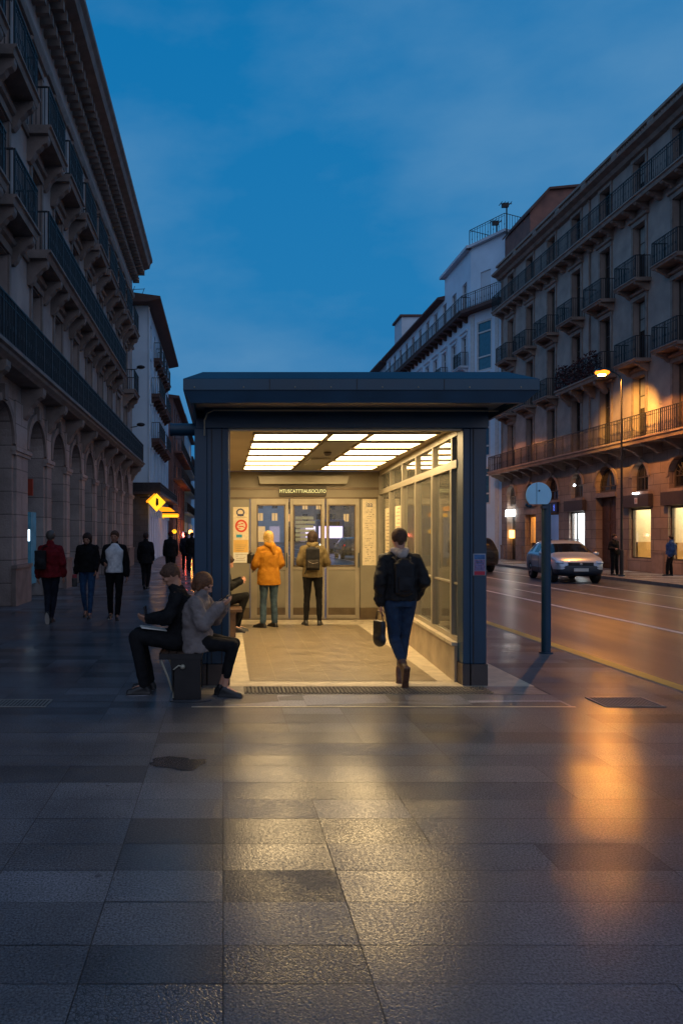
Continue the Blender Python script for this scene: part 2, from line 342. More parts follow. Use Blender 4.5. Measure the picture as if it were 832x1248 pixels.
def text(s, size, parent, loc, rot, m, name='lettering', depth=.002, sx=1, align='CENTER'):
    cu = bpy.data.curves.new(name, 'FONT'); cu.body = s; cu.size = size; cu.extrude = depth; cu.align_x = align; cu.align_y = 'CENTER'
    t = bpy.data.objects.new(name, cu); me = bpy.data.meshes.new_from_object(t)
    bpy.data.objects.remove(t); me.materials.clear(); me.materials.append(m)
    o = bpy.data.objects.new(name, me); col.objects.link(o); o.location = loc; o.rotation_euler = rot; o.scale = (sx, 1, 1)
    if parent: o.parent = parent
    return o
def W2(px, Y): return (px - VPX) / F_PX * Y
def Z2(py, Y): return 1.65 - (py - HORY) / F_PX * Y

# ------------------------------------------------------------------ ground
b = MB(); b.quad((-900, -900, -.16), (900, -900, -.16), (900, 1500, -.16), (-900, 1500, -.16)); tag(b.build('ground', M['asphalt']), kind='structure')
b = MB(); b.box(-60, 4.75, -40, 400, -.155, -.008); tag(b.build('pavement_bed', M['joint']), kind='structure')
KX0, KX1 = 4.75, 4.97
# slabs: rows .33 m deep, joints on multiples of .55 m that persist over several rows
def slabs(x0, x1, y0, y1, name, rowd=.31, pitch=.55, keep=.5, always=(0,), holes=(), seed=1, far=False, tone0=.105):
    rnd = random.Random(seed); me_v = []; me_f = []; cols = []
    nx0, nx1 = math.floor(x0 / pitch), math.ceil(x1 / pitch)
    st = {k: rnd.random() < keep for k in range(nx0, nx1 + 1)}; y = y0; g = .0021
    while y < y1 - 1e-6:
        d = rowd * rnd.choice((1, 1, 1, .82, 1.12)); ye = min(y1, y + d)
        for k in st:
            if rnd.random() < .6: st[k] = rnd.random() < keep
        js = [x0] + [k * pitch + (.02 if k < 0 else 0) for k in range(nx0, nx1 + 1) if x0 + .15 < k * pitch < x1 - .15 and (st[k] or k in always or (k == -1 and rnd.random() < .85))] + [x1]
        for a, c in zip(js[:-1], js[1:]):
            cx, cy = (a + c) / 2, (y + ye) / 2
            segs = [(a, c)]
            for (hx0, hx1, hy0, hy1) in holes:
                if hy0 < cy < hy1:
                    ns = []
                    for (p, q) in segs:
                        if q <= hx0 or p >= hx1: ns.append((p, q)); continue
                        if p < hx0: ns.append((p, hx0))
                        if q > hx1: ns.append((hx1, q))
                    segs = ns
            r = rnd.random()
            t = tone0 * rnd.uniform(.88, 1.14)
            if r < .15: t *= .6
            elif r > .90: t *= 1.3
            ck = 1 if rnd.random() < .07 else 0
            ro = rnd.uniform(-.06, .10) if rnd.random() < .7 else rnd.uniform(-.06, .0)
            z = rnd.uniform(-.0006, .0006)
            tx, ty = rnd.uniform(-.0005, .0005), rnd.uniform(-.0005, .0005)
            for (p, q) in segs:
                if q - p < .02: continue
                o = len(me_v)
                me_v += [(p + g, y + g, z - tx - ty), (q - g, y + g, z + tx - ty), (q - g, ye - g, z + tx + ty), (p + g, ye - g, z - tx + ty)]
                me_f.append((o, o + 1, o + 2, o + 3)); cols.append((t, ck, ro + .0))
        y = ye
    me = bpy.data.meshes.new(name); me.from_pydata(me_v, [], me_f); me.materials.append(M['pave'])
    ca = me.color_attributes.new('slab', 'FLOAT_COLOR', 'CORNER')
    data = []
    for c_ in cols:
        for _ in range(4): data += [c_[0], c_[1], max(0, c_[2] + .06), 1]
    ca.data.foreach_set('color', data)
    o = bpy.data.objects.new(name, me); col.objects.link(o); return tag(o, kind='structure')
KIOSK_HOLE = (-.31, 3.35, 7.55, 14.35)
slabs(-12, KX0, -3, 60, 'pavement', holes=(KIOSK_HOLE,), always=(0,), seed=5, keep=.62)
b = MB(); b.box(KX0, KX1, -40, 400, -.155, .004, 0); tag(b.build('kerb', M['kerb'], bevel=.012), kind='structure')
b = MB(); b.quad((KX0 + .03, -40, .008), (KX1 - .02, -40, .008), (KX1 - .02, 400, .008), (KX0 + .03, 400, .008)); tag(b.build('kerb_paint', M['yellow']), kind='structure')
b = MB(); b.quad((KX1, -60, -.12), (14.75, -60, -.12), (14.75, 600, -.12), (KX1, 600, -.12)); tag(b.build('road', M['asphalt']), kind='structure')
b = MB()
for x, w in ((8.05, .13), (10.55, .12), (12.5, .09)):
    b.quad((x, -60, -.116), (x + w, -60, -.116), (x + w, 500, -.116), (x, 500, -.116))
b.quad((9.2, 21, -.1155), (9.3, 21, -.1155), (9.3, 23.5, -.1155), (9.2, 23.5, -.1155))
tag(b.build('road_marking', M['white']), kind='structure')
b = MB(); b.box(14.75, 14.97, -40, 400, -.155, .0); tag(b.build('far_kerb', M['kerb'], bevel=.012), kind='structure')
slabs(14.97, 18.05, 8, 90, 'far_pavement', rowd=.6, pitch=.9, keep=.8, seed=9, tone0=.2)
b = MB(); b.box(14.97, 80, -40, 400, -.155, -.006); tag(b.build('far_pavement_bed', M['joint']), kind='structure')

# drain covers let into the pavement
def grating(name, x0, x1, y0, y1, label):
    r = empty(name, ((x0 + x1) / 2, (y0 + y1) / 2, 0), 0, label, 'drain cover', 'iron drain covers in the paving')
    hx, hy = (x1 - x0) / 2, (y1 - y0) / 2
    MB().box(-hx, hx, -hy, -hy + .02, .002, .008).box(-hx, hx, hy - .02, hy, .002, .008).box(-hx, -hx + .02, -hy + .02, hy - .02, .002, .008).box(hx - .02, hx, -hy + .02, hy - .02, .002, .008).build('frame', M['kerb'], r)
    g = MB(); n = int(2 * hx / .035)
    for i in range(n): g.box(-hx + .02 + i * .035, -hx + .038 + i * .035, -hy + .02, hy - .02, .003, .0065)
    g.build('grid', M['kerb'], r)
    MB().quad((-hx + .02, -hy + .02, .0025), (hx - .02, -hy + .02, .0025), (hx - .02, hy - .02, .0025), (-hx + .02, hy - .02, .0025)).build('pit', M['joint'], r)
grating('drain_cover', -2.25, -1.68, 7.0, 7.32, 'long dark iron drain grating in the blue lit paving at the left edge')
grating('drain_cover', 3.62, 4.2, 7.0, 7.4, 'square iron drain cover in the orange lit paving near the kerb')
# a stain of spilt water on the slabs
st = MB(); ring = []
for k in range(36):
    a = 2 * PI * k / 36; rr = 1 + .3 * noise.noise(Vector((math.cos(a) * 2, math.sin(a) * 2, 3))) + .12 * noise.noise(Vector((math.cos(a) * 7, math.sin(a) * 7, 1)))
    ring.append((-.33 + .20 * rr * math.cos(a), 5.33 + (.11 if math.sin(a) > 0 else .17) * rr * math.sin(a) + .03 * math.cos(3 * a), .0035))
st.add(ring, [tuple(range(36))])
M['stain'] = mat('wet dark stain', (.035, .028, .025), .2, vscale=14, c2=(.06, .045, .038), bump=.25, bscale=60)
tag(st.build('puddle', M['stain']), 'small dark irregular puddle on the paving before the bench', 'puddle')

# ------------------------------------------------------------------ kiosk
def at_world(o, parent):
    o.parent = parent; o.location = -Vector(parent.location); return o
KB = Vector((1.3, 8.1, 0))
kiosk = empty('transit_kiosk', KB, 0, 'blue steel station entrance shelter with glowing ceiling panels and glass right wall', 'shelter')
def kp(mb, name, m, parent=None, **k):
    o = mb.build(name, m, parent or kiosk, **k)
    if parent is None: o.location = -KB
    return o
YB = 14.14
def wx(Y, off=0): return 2.6 + .0656 * (Y - 8) + off
def wbox(mb, Y0, Y1, o0, o1, z0, z1, mi=0):
    v = [(wx(Y0, o0), Y0, z0), (wx(Y0, o1), Y0, z0), (wx(Y1, o1), Y1, z0), (wx(Y1, o0), Y1, z0)]
    v += [(a, b_, z1) for a, b_, _ in v]
    mb.add(v, [(0, 3, 2, 1), (4, 5, 6, 7), (0, 1, 5, 4), (1, 2, 6, 5), (2, 3, 7, 6), (3, 0, 4, 7)], mi)
def frustum(mb, bot, top, z0, z1):
    v = [(x, y, z0) for x, y in bot] + [(x, y, z1) for x, y in top]
    mb.add(v, [(0, 3, 2, 1), (4, 5, 6, 7), (0, 1, 5, 4), (1, 2, 6, 5), (2, 3, 7, 6), (3, 0, 4, 7)])
rf = [(-.39, 7.2), (3.08, 7.2), (3.52, 14.75), (-.39, 14.75)]
def inset(p, l, r, f, bk): return [(p[0][0] + l, p[0][1] + f), (p[1][0] - r, p[1][1] + f), (p[2][0] - r, p[2][1] - bk), (p[3][0] + l, p[3][1] - bk)]
b = MB(); frustum(b, inset(rf, 0, 0, .0, 0), inset(rf, .19, .27, .10, .1), 3.158, 3.245); kp(b, 'roof', M['steelroof'])
b = MB(); frustum(b, rf, rf, 3.05, 3.156); kp(b, 'roof_fascia', M['steelroof'])
# lower rim, hollow so the soffit shows inside it
b = MB(); o_ = inset(rf, .0, .0, .012, .01); i_ = inset(rf, .07, .13, .04, .1); ii = inset(rf, .10, .16, .09, .13)
for k in range(4):
    k2 = (k + 1) % 4
    b.add([(*o_[k], 3.048), (*o_[k2], 3.048), (*i_[k2], 2.93), (*i_[k], 2.93)], [(0, 1, 2, 3)])
    b.add([(*i_[k], 2.93), (*i_[k2], 2.93), (*ii[k2], 2.93), (*ii[k], 2.93)], [(0, 1, 2, 3)])
    b.add([(*ii[k], 2.93), (*ii[k2], 2.93), (*ii[k2], 3.02), (*ii[k], 3.02)], [(0, 1, 2, 3)])
kp(b, 'rim', M['steel'])
s_ = inset(rf, .10, .16, .09, .13)
b = MB(); frustum(b, s_, s_, 3.012, 3.045); kp(b, 'soffit', M['soffit'])
# seams and fixings of the sheet cladding
for x in (.45, 1.30, 2.15):
    b = MB(); b.box(x, x + .006, 7.196, 7.2, 3.053, 3.153); kp(b, 'seam', M['iron'])
for x in (-.28, .2, .7, 1.05, 1.55, 1.9, 2.4, 2.9):
    b = MB(); b.ball((x, 7.2, 3.075), .008, 6); kp(b, 'rivet', M['alu'])
# front beam, posts
b = MB(); b.box(-.2, 2.87, 8.0, 8.18, 2.79, 3.01); kp(b, 'beam', M['steel'], bevel=.006)
b = MB(); b.box(-.05, 2.7, 8.04, 8.14, 2.768, 2.788); kp(b, 'beam_trim', M['alu'])
def post(x0, x1, groove, name='post'):
    b = MB(); b.box(x0, x1, 8.0, 8.2, .235, 2.788)
    o = kp(b, name, M['steel'], bevel=.008)
    g = MB()
    for gx in groove: g.box(gx, gx + .012, 7.994, 8.0, .235, 2.788)
    if groove: kp(g, 'groove', M['iron'], o)
    g = MB(); g.box(x0 - .008, x1 + .008, 7.985, 8.21, .0, .233); kp(g, 'plinth', M['signdark'], o)
    return o
post(2.595, 2.67, ()); rp = post(2.672, 2.85, (2.70,))
post(-.31, -.175, ()); post(-.173, .06, (-.02, -.13))
b = MB(); b.box(.062, .075, 8.03, 8.17, .0, 2.765); kp(b, 'post_trim', M['alu'])
# small notice fixed to the right post
b = MB(); b.box(2.70, 2.835, 7.985, 7.9985, 1.195, 1.43); nt_ = kp(b, 'notice', mat('notice frame', (.3, .32, .38), .4))
M['noticepurple'] = mat('notice print', (.20, .13, .24), .5, vscale=40, var=.5); M['noticeblue'] = mat('notice blue', (.03, .12, .3), .5, vscale=40, var=.4)
M['noticered'] = mat('notice red', (.45, .02, .05), .5)
MB().box(2.71, 2.825, 7.980, 7.984, 1.37, 1.42).build('header', M['noticeblue'], nt_)
MB().box(2.71, 2.825, 7.980, 7.984, 1.245, 1.365).build('print', M['noticepurple'], nt_)
MB().box(2.71, 2.825, 7.980, 7.984, 1.20, 1.24).build('footer', M['noticered'], nt_)
g = MB()
for k in range(5): g.box(2.722 + .01 * (k % 2), 2.81 - .012 * (k % 3), 7.977, 7.979, 1.262 + k * .02, 1.268 + k * .02)
g.build('print_lines', M['noticeblue'], nt_)
# conduit under the rim
b = MB(); b.tube([(-.20, 7.95, 2.7), (-.20, 7.93, 2.86), (-.17, 7.92, 2.94), (-.10, 7.92, 2.97), (2.95, 7.92, 2.965)], .009, 6); kp(b, 'conduit', M['alu'], smooth=True)
# ceiling and lights
b = MB(); v = [(-.15, 8.18, 2.84), (wx(8.18), 8.18, 2.84), (wx(YB), YB, 2.84), (-.15, YB, 2.84)]
b.add(v + [(x, y, 2.88) for x, y, _ in v], [(0, 1, 2, 3), (7, 6, 5, 4), (0, 4, 5, 1), (1, 5, 6, 2), (2, 6, 7, 3), (3, 7, 4, 0)]); kp(b, 'ceiling', M['ceil'])
rows = [8.70, 9.55, 10.38, 11.22, 12.05, 12.9]
def clight(x0, x1, y0, y1):
    f = MB(); f.box(x0 - .03, x1 + .03, y0 - .03, y0, 2.812, 2.838).box(x0 - .03, x1 + .03, y1, y1 + .03, 2.812, 2.838).box(x0 - .03, x0, y0, y1, 2.812, 2.838).box(x1, x1 + .03, y0, y1, 2.812, 2.838)
    o = kp(f, 'ceiling_light', M['ceil'])
    MB().box(x0, x1, y0, y1, 2.82, 2.836).build('diffuser', M['lightpanel'], o)
for i, y in enumerate(rows):
    w = .54
    clight(.38, 1.23, y, y + w)
    clight(1.78, 2.52 + .06 * i * .6, y, y + w)
clight(1.30, 1.71, 8.70, 9.24)
b = MB(); b.box(1.29, 1.72, 9.40, 13.7, 2.815, 2.838); kp(b, 'ceiling_panel', M['panel'])
b = MB(); b.box(1.35, 1.66, 11.4, 12.3, 2.79, 2.814); cp = kp(b, 'ceiling_grille', M['alu'])
b = MB(); b.ball((1.5, 10.6, 2.8), (.06, .06, .04)); kp(b, 'camera_dome', M['signdark'], smooth=True)
# floor: border, tiles, threshold
b = MB(); b.add([(-.31, 7.95, .002), (3.35, 7.95, .002), (3.35, 14.35, .002), (-.31, 14.35, .002)], [(0, 1, 2, 3)])
tag(b.build('kiosk_floor', M['border']), kind='structure')
M['mosaic'] = stone('floor tiles', (.30, .235, .145), (.24, .185, .115), .42, .3, .006, .7, .15, .34)
# laid flat: tiles drawn as their own small slabs
rnd = random.Random(3); tv = []; tf = []; y = 8.22
while y < 13.3:
    xe = 2.385 + .0166 * (y - 8.2); x = .295 + .005 * (y - 8.2); k = 0
    while x < xe - .05:
        w = .3; x2 = min(x + w, xe); o = len(tv); z = .006 + rnd.uniform(-.0006, .0006)
        tv += [(x + .002, y + .002, z), (x2 - .002, y + .002, z), (x2 - .002, y + .298, z), (x + .002, y + .298, z)]; tf.append((o, o + 1, o + 2, o + 3)); x = x2
    y += .3
me = bpy.data.meshes.new('kiosk_floor_tiles'); me.from_pydata(tv, [], tf); me.materials.append(M['mat']); o = bpy.data.objects.new('kiosk_floor_tiles', me); col.objects.link(o); tag(o, kind='structure')
b = MB(); b.quad((-.1, 7.97, .005), (2.6, 7.97, .005), (2.6, 8.03, .005), (-.1, 8.03, .005)); b.quad((-.3, 6.99, .004), (3.34, 6.99, .004), (3.34, 7.03, .004), (-.3, 7.03, .004))
tag(b.build('threshold', M['border']), kind='structure')
slabs(-.31, 3.33, 7.03, 7.55, 'threshold_slabs', rowd=.26, pitch=.8, keep=1, seed=31, tone0=.24)
b = MB(); b.quad((-.31, 7.55, .003), (3.33, 7.55, .003), (3.33, 7.95, .003), (-.31, 7.95, .003)); tag(b.build('threshold_bed', M['kerb']), kind='structure')
b = MB()
for i in range(64): b.box(.22 + i * .04, .245 + i * .04, 7.58, 7.9, .004, .012)
for j in range(5): b.box(.22, 2.78, 7.6 + j * .07, 7.612 + j * .07, .004, .0135)
tag(b.build('entrance_grating', M['grate']), 'long ribbed foot grating across the front of the lit entrance', 'grating')
# left wall, back wall
b = MB(); b.box(-.2, -.15, 8.2, YB + .06, 0, 3.01); kp(b, 'side_wall', M['band'])
b = MB(); b.box(-.3, -.2, 8.2, YB + .06, 0, 3.01); kp(b, 'side_cladding', M['steel'])
b = MB(); b.box(-.15, .30, 11.6, 13.2, .41, .45); b.box(-.15, .2, 11.7, 11.76, .0, .41).box(-.15, .2, 13.0, 13.06, 0, .41); kp(b, 'wall_seat', M['benchwood'])
def bk(x0, x1, y0, y1, d0, d1): return (W2(x0, YB), W2(x1, YB), YB - d1, YB - d0, Z2(y1, YB), Z2(y0, YB))
b = MB(); b.box(-.15, wx(YB), YB, YB + .06, Z2(608, YB) + .003, 2.838); kp(b, 'header_wall', M['band'])
b = MB(); b.box(*bk(281, 464, 594, 597, .0, .02)); b.box(*bk(281, 464, 606, 608, 0, .025)); kp(b, 'header_trim', M['kick'])
b = MB(); z0, z1 = Z2(590.5, YB), Z2(580.5, YB)
b.prism([(W2(316, YB), z0), (W2(421, YB), z0), (W2(424, YB), z1), (W2(314, YB), z1)], 'y', YB - .16, YB - .001); kp(b, 'door_gear_cover', M['panel'], bevel=.004)
b = MB(); b.box(*bk(340, 397, 592.5, 604.5, .0, .05)); sg = kp(b, 'sign_board', M['signback'])
text('MTUSCATTTIAUSOCUTO', .092, sg, (W2(368.6, YB), YB - .053, Z2(599, YB)), (R(90), 0, 0), M['signlit'], sx=.84)
# fixed side panels and door leaves
def leaf(px0, px1, gx0, gx1, name, gy0=615, gy1=690):
    """frame round a pane; lower sheet panel and kick plate as sub-parts"""
    f = MB(); zt = Z2(608, YB)
    X0, X1, G0, G1 = W2(px0, YB) + .006, W2(px1, YB) - .006, W2(gx0, YB), W2(gx1, YB); ZG1, ZG0 = Z2(gy0, YB), Z2(gy1, YB)
    f.box(X0, G0, YB - .03, YB + .03, .02, zt).box(G1, X1, YB - .03, YB + .03, .02, zt)
    f.box(G0, G1, YB - .028, YB + .028, ZG1, zt).box(G0, G1, YB - .028, YB + .028, ZG0 - .07, ZG0).box(G0, G1, YB - .028, YB + .028, .02, .09)
    o = kp(f, name, M['alu'], bevel=.004)
    MB().box(G0 - .0, G1 + .0, YB - .015, YB + .015, .23, ZG0 - .07).build('sheet_panel', M['panel'], o)
    MB().box(G0 - .0, G1 + .0, YB - .02, YB + .015, .09, .23).build('kick_plate', M['kick'], o)
    g = MB(); g.box(G0, G1, YB - .004, YB + .004, ZG0, ZG1); g.build('glass', M['glass'], o)
    r = MB(); t = .022
    r.box(G0, G0 + t, YB - .04, YB - .03, ZG0, ZG1).box(G1 - t, G1, YB - .04, YB - .03, ZG0, ZG1).box(G0, G1, YB - .04, YB - .03, ZG1 - t, ZG1).box(G0, G1, YB - .04, YB - .03, ZG0, ZG0 + t)
    r.build('glazing_bead', M['kick'], o)
    return o
d1 = leaf(305, 352, 313, 347.5, 'door'); d2 = leaf(353, 396, 357, 391.5, 'door'); d3 = leaf(397, 438, 399.5, 432.5, 'door')
for d, x in ((d1, 349), (d2, 394), (d3, 436)):
    MB().tube([(W2(x, YB), YB - .075, 1.0), (W2(x, YB), YB - .075, 1.28)], .011, 6).build('handle', M['steel'], d, smooth=True)
# printed sheets behind the middle pane
b = MB()
for k in range(6): b.box(W2(360, YB), W2(382, YB) + .03 * (k % 2), YB + .012, YB + .016, Z2(633 + k * 5.2, YB), Z2(629.5 + k * 5.2, YB))
kp(b, 'paper_strip', M['paperw'])
def fixed(x0, x1, name):
    b = MB(); b.box(x0, x1, YB, YB + .05, .23, Z2(608, YB)); o = kp(b, name, M['panel'])
    MB().box(x0, x1, YB - .006, YB + .05, 0, .228).build('kick_plate', M['kick'], o); return o
fixed(-.15, W2(304.5, YB), 'wall_panel'); fixed(W2(438.5, YB), wx(YB) + .02, 'wall_panel')
b = MB(); b.box(-.15, wx(YB), YB - .05, YB + .05, 0, .018); kp(b, 'door_sill', M['kick'])
# left poster
def P(px0, px1, py0, py1, d, name, m, par):
    b = MB(); b.box(*bk(px0, px1, py0, py1, d, d + .0016)); b.build(name, M[m], par)
b = MB(); b.box(*bk(284, 303, 618, 686, .001, .008)); po = kp(b, 'poster', M['paper'])
P(284.6, 302.5, 658, 673, .009, 'ochre_field', 'ochre', po); P(284.6, 302.6, 673.6, 685.6, .009, 'white_sheet', 'paperw', po)
def ringmb(cx, cz, r0, r1, y, n=28, sx=1):
    m_ = MB(); v = []; 
    for k in range(n):
        a = 2 * PI * k / n; v += [(cx + sx * r1 * math.cos(a), y, cz + r1 * math.sin(a)), (cx + sx * r0 * math.cos(a), y, cz + r0 * math.sin(a))]
    m_.add(v, [(2 * k, 2 * k + 1, (2 * k + 3) % (2 * n), (2 * k + 2) % (2 * n)) for k in range(n)]); return m_
ringmb(W2(294, YB), Z2(641, YB), .085, .122, YB - .0115, sx=.95).build('red_ring', M['red'], po)
g = MB(); rnd = random.Random(2)
for (x, y, w, h) in ((291, 638.5, 4, 1), (295, 637.6, 3, 1.2), (294, 641, 6, 1.3), (291, 643.5, 5, .8), (298, 642.5, 3, .7), (289.5, 640, 2.5, .8)): g.box(*bk(x - w / 2, x + w / 2, y, y + h, .0095, .0110))
g.build('emblem_marks', M['red'], po)
g = ringmb(W2(293, YB), Z2(624.5, YB), .052, .078, YB - .0115, 9, 1.05); g.box(*bk(289.5, 297, 626.5, 629, .0095, .0105)); g.build('emblem', M['ink'], po)
P(288, 295, 651.5, 655, .009, 'blue_print', 'cyan', po)
g = MB()
for (x, y, w) in ((287, 675.5, 14), (287.5, 677.5, 3), (297, 679, 2), (288, 680.3, 10), (287.2, 682.5, 12)): g.box(*bk(x, x + w, y, y + .45, .0115, .0125))
for k in range(4): g.box(*bk(287.5, 300 - k, 664 + k * 2.2, 664.4 + k * 2.2, .0115, .0125))
g.box(*bk(288, 301, 630, 630.6, .0095, .0105)); g.build('print_lines', M['inkpale'], po)
# right poster
b = MB(); b.box(*bk(441.5, 458, 607.8, 689, .001, .008)); po2 = kp(b, 'poster', M['paper'])
g = MB(); rnd = random.Random(8)
for k in range(24):
    y = 621 + k * 2.7; x = 444.5
    while x < 454:
        w = rnd.uniform(.8, 2.6)
        if rnd.random() < .6: g.box(*bk(x, min(x + w, 455.5), y, y + rnd.uniform(.4, 1.1), .0085, .0095))
        x += w + .7
g.build('print_lines', M['inkpale'], po2)
text('iaa', .15, po2, (W2(449.7, YB), YB - .009, Z2(615, YB)), (R(90), 0, 0), M['ink'], sx=.8)
# right glass wall
b = MB(); wbox(b, 8.2, YB, -.05, .12, 0, .40); kp(b, 'knee_wall', M['kneewall'])
b = MB(); wbox(b, 8.2, YB, -.08, .14, .402, .44); kp(b, 'knee_wall_coping', M['border'])
Ys = [8.2, 8.42, 9.42, 10.52, 11.62, 12.8, 14.08]
b = MB(); wbox(b, 8.2, YB, -.02, .05, .442, .50); wbox(b, 8.2, YB, -.03, .06, 2.38, 2.47); wbox(b, 8.2, YB, -.02, .05, 2.74, 2.838)
for y in Ys[1:]:
    wbox(b, y - .035, y + .035, -.04, .07, .5, 2.38); wbox(b, y - .03, y + .03, -.03, .06, 2.47, 2.74)
wbox(b, 8.2, YB, -.012, .032, 1.075, 1.10)
kp(b, 'window_frame', M['alu'], bevel=.003)
for y0, y1 in zip(Ys[:-1], Ys[1:]):
    for z0, z1 in ((.5, 1.075), (1.10, 2.38), (2.47, 2.74)):
        g = MB(); wbox(g, y0 + .03, y1 - .03, .006, .014, z0, z1); kp(g, 'window_pane', M['wallglass'])
g = MB(); y = 8.3
while y < 14.0: wbox(g, y, y + .022, .16, .185, .44, 1.03); y += .115
wbox(g, 8.2, 14.1, .15, .195, 1.03, 1.06); kp(g, 'guard_rail', M['benchmetal'])
# notices stuck inside the far panes of the glass wall
for (ya, yb, z0, z1) in ((13.0, 13.5, .9, 2.1), (11.9, 12.4, .95, 2.1)):
    g = MB(); wbox(g, ya, yb, -.004, .002, z0, z1); o = kp(g, 'notice_sheet', M['paper'])
    g = MB(); 
    for k in range(18): wbox(g, ya + .05, yb - .05 - .1 * ((k * 7) % 3), -.007, -.0045, z0 + .08 + k * .06, z0 + .095 + k * .06)
    g.build('print_lines', M['inkpale'], o)
# pipe out of the roof on the left
b = MB(); b.tube([(-.62, 8.9, 2.9), (-.31, 8.9, 2.9)], .075, 20); pp = kp(b, 'pipe', M['steelroof'], smooth=True)
MB().tube([(-.64, 8.9, 2.9), (-.61, 8.9, 2.9)], .082, 20).build('pipe_cap', M['steel'], pp)

# ------------------------------------------------------------------ bench
bn = empty('bench', (-.42, 7.65, 0), 0, 'short dark slatted bench the back to back couple sits on', 'bench')
b = MB()
for k in range(5): 
    o = MB().box(-.205 + k * .083, -.205 + k * .083 + .074, -.32, .32, .425, .45).build('seat_slat', M['benchwood'], bn, bevel=.004)
b = MB(); b.box(-.215, .215, -.335, -.322, .40, .455).box(-.215, .215, .322, .335, .40, .455).box(-.215, -.207, -.32, .32, .40, .455).box(.207, .215, -.32, .32, .40, .455); b.build('seat_frame', M['benchmetal'], bn)
for s in (-1, 1):
    b = MB(); b.prism([(-.08, 0), (.2, 0), (.2, .40), (-.10, .40)], 'y', s * .30 - .03, s * .30 + .03); o = b.build('leg', M['benchmetal'], bn, bevel=.006)
    b = MB(); b.tube([(-.2, s * .3, .39), (-.13, s * .3, .22), (-.085, s * .3, .08)], .011, 6); b.tube([(-.075, s * .34, .02), (-.07, s * .34, .30), (-.02, s * .34, .34), (.02, s * .34, .33)], .009, 6); b.ball((.02, s * .345, .33), .025); b.build('brace', M['alu'], bn, smooth=True)
b = MB(); b.tube([(-.1, -.42, .004), (.05, -.46, .004), (.2, -.44, .004), (.3, -.38, .004)], .006, 6); b.build('cable', M['iron'], bn)

# ------------------------------------------------------------------ people
TS = bpy.data.scenes.new('tmp_eval')
def clouds(name, size, depth=3):
    t = bpy.data.textures.new(name, 'CLOUDS'); t.noise_scale = size; t.noise_depth = depth; return t
TX = {'cloth': clouds('cloth', .09), 'hair': clouds('hair', .022), 'fine': clouds('fine', .3)}
class Blob:
    """overlapping closed shapes fused into one continuous skin"""
    def __init__(s): s.mb = MB()
    def cap(s, p0, r0, p1, r1, n=14, sub=4):
        p0, p1 = Vector(p0), Vector(p1)
        s.mb.tube([p0.lerp(p1, k / sub) for k in range(sub + 1)], [r0 + (r1 - r0) * k / sub for k in range(sub + 1)], n)
        s.mb.ball(p0, r0, n); s.mb.ball(p1, r1, n); return s
    def ball(s, c, r, n=18): s.mb.ball(c, r, n); return s
    def loft(s, pts, rx, ry, lat, n=28):
        pts = [Vector(p) for p in pts]; v = []; fs = []
        for i, p in enumerate(pts):
            t = (pts[min(i + 1, len(pts) - 1)] - pts[max(i - 1, 0)]).normalized()
            l = (lat - t * lat.dot(t)).normalized(); f = t.cross(l) * -1
            for k in range(n):
                a = 2 * PI * k / n; ca, sa = math.cos(a), math.sin(a)
                q = 2.12; m_ = (abs(ca) ** q + abs(sa) ** q) ** (-1 / q)
                v.append(p + l * rx[i] * ca * m_ + f * ry[i] * sa * m_)
        for i in range(len(pts) - 1):
            for k in range(n): fs.append((i * n + k, i * n + (k + 1) % n, (i + 1) * n + (k + 1) % n, (i + 1) * n + k))
        fs += [tuple(range(n - 1, -1, -1)), tuple((len(pts) - 1) * n + k for k in range(n))]
        s.mb.add(v, fs); return s
    def obb(s, c, ax, ay, az):
        c, ax, ay, az = map(Vector, (c, ax, ay, az))
        v = [c + ax * i + ay * j + az * k for k in (-1, 1) for (i, j) in ((-1, -1), (1, -1), (1, 1), (-1, 1))]
        s.mb.add(v, [(0, 3, 2, 1), (4, 5, 6, 7), (0, 1, 5, 4), (1, 2, 6, 5), (2, 3, 7, 6), (3, 0, 4, 7)]); return s
    def fuse(s, name, mats, parent, vox=.012, smooth=5, wr=0, tex='cloth'):
        me = bpy.data.meshes.new('t'); me.from_pydata(s.mb.v, [], s.mb.f)
        bm = bmesh.new(); bm.from_mesh(me); bmesh.ops.recalc_face_normals(bm, faces=bm.faces); bm.to_mesh(me); bm.free()
        t = bpy.data.objects.new('t', me); TS.collection.objects.link(t)
        m = t.modifiers.new('r', 'REMESH'); m.mode = 'VOXEL'; m.voxel_size = vox; m.use_smooth_shade = True
        if smooth: m = t.modifiers.new('s', 'SMOOTH'); m.factor = .5; m.iterations = smooth
        if wr: m = t.modifiers.new('d', 'DISPLACE'); m.texture = TX[tex]; m.strength = wr; m.mid_level = .5; m.texture_coords = 'LOCAL'
        vl = TS.view_layers[0]; vl.update(); dg = vl.depsgraph
        out = bpy.data.meshes.new_from_object(t.evaluated_get(dg)); bpy.data.objects.remove(t)
        out.name = name; out.materials.clear()
        for q in (mats if isinstance(mats, (list, tuple)) else [mats]): out.materials.append(q)
        out.shade_smooth()
        o = bpy.data.objects.new(name, out); col.objects.link(o)
        if parent: o.parent = parent
        return o
SKIN = {'a': mat('skin', (.52, .27, .18), .55, var=.08, spec=.3), 'b': mat('skin tan', (.44, .22, .14), .55, var=.08, spec=.3)}
EYE = mat('eye', (.02, .015, .015), .25); LIP = mat('lip', (.30, .09, .08), .5)
def cloth(name, c, rough=.85, c2=None): return mat(name, c, rough, var=.3, vscale=14, bump=.3, bscale=220, c2=c2, spec=.22)
def V(*a): return Vector(a)
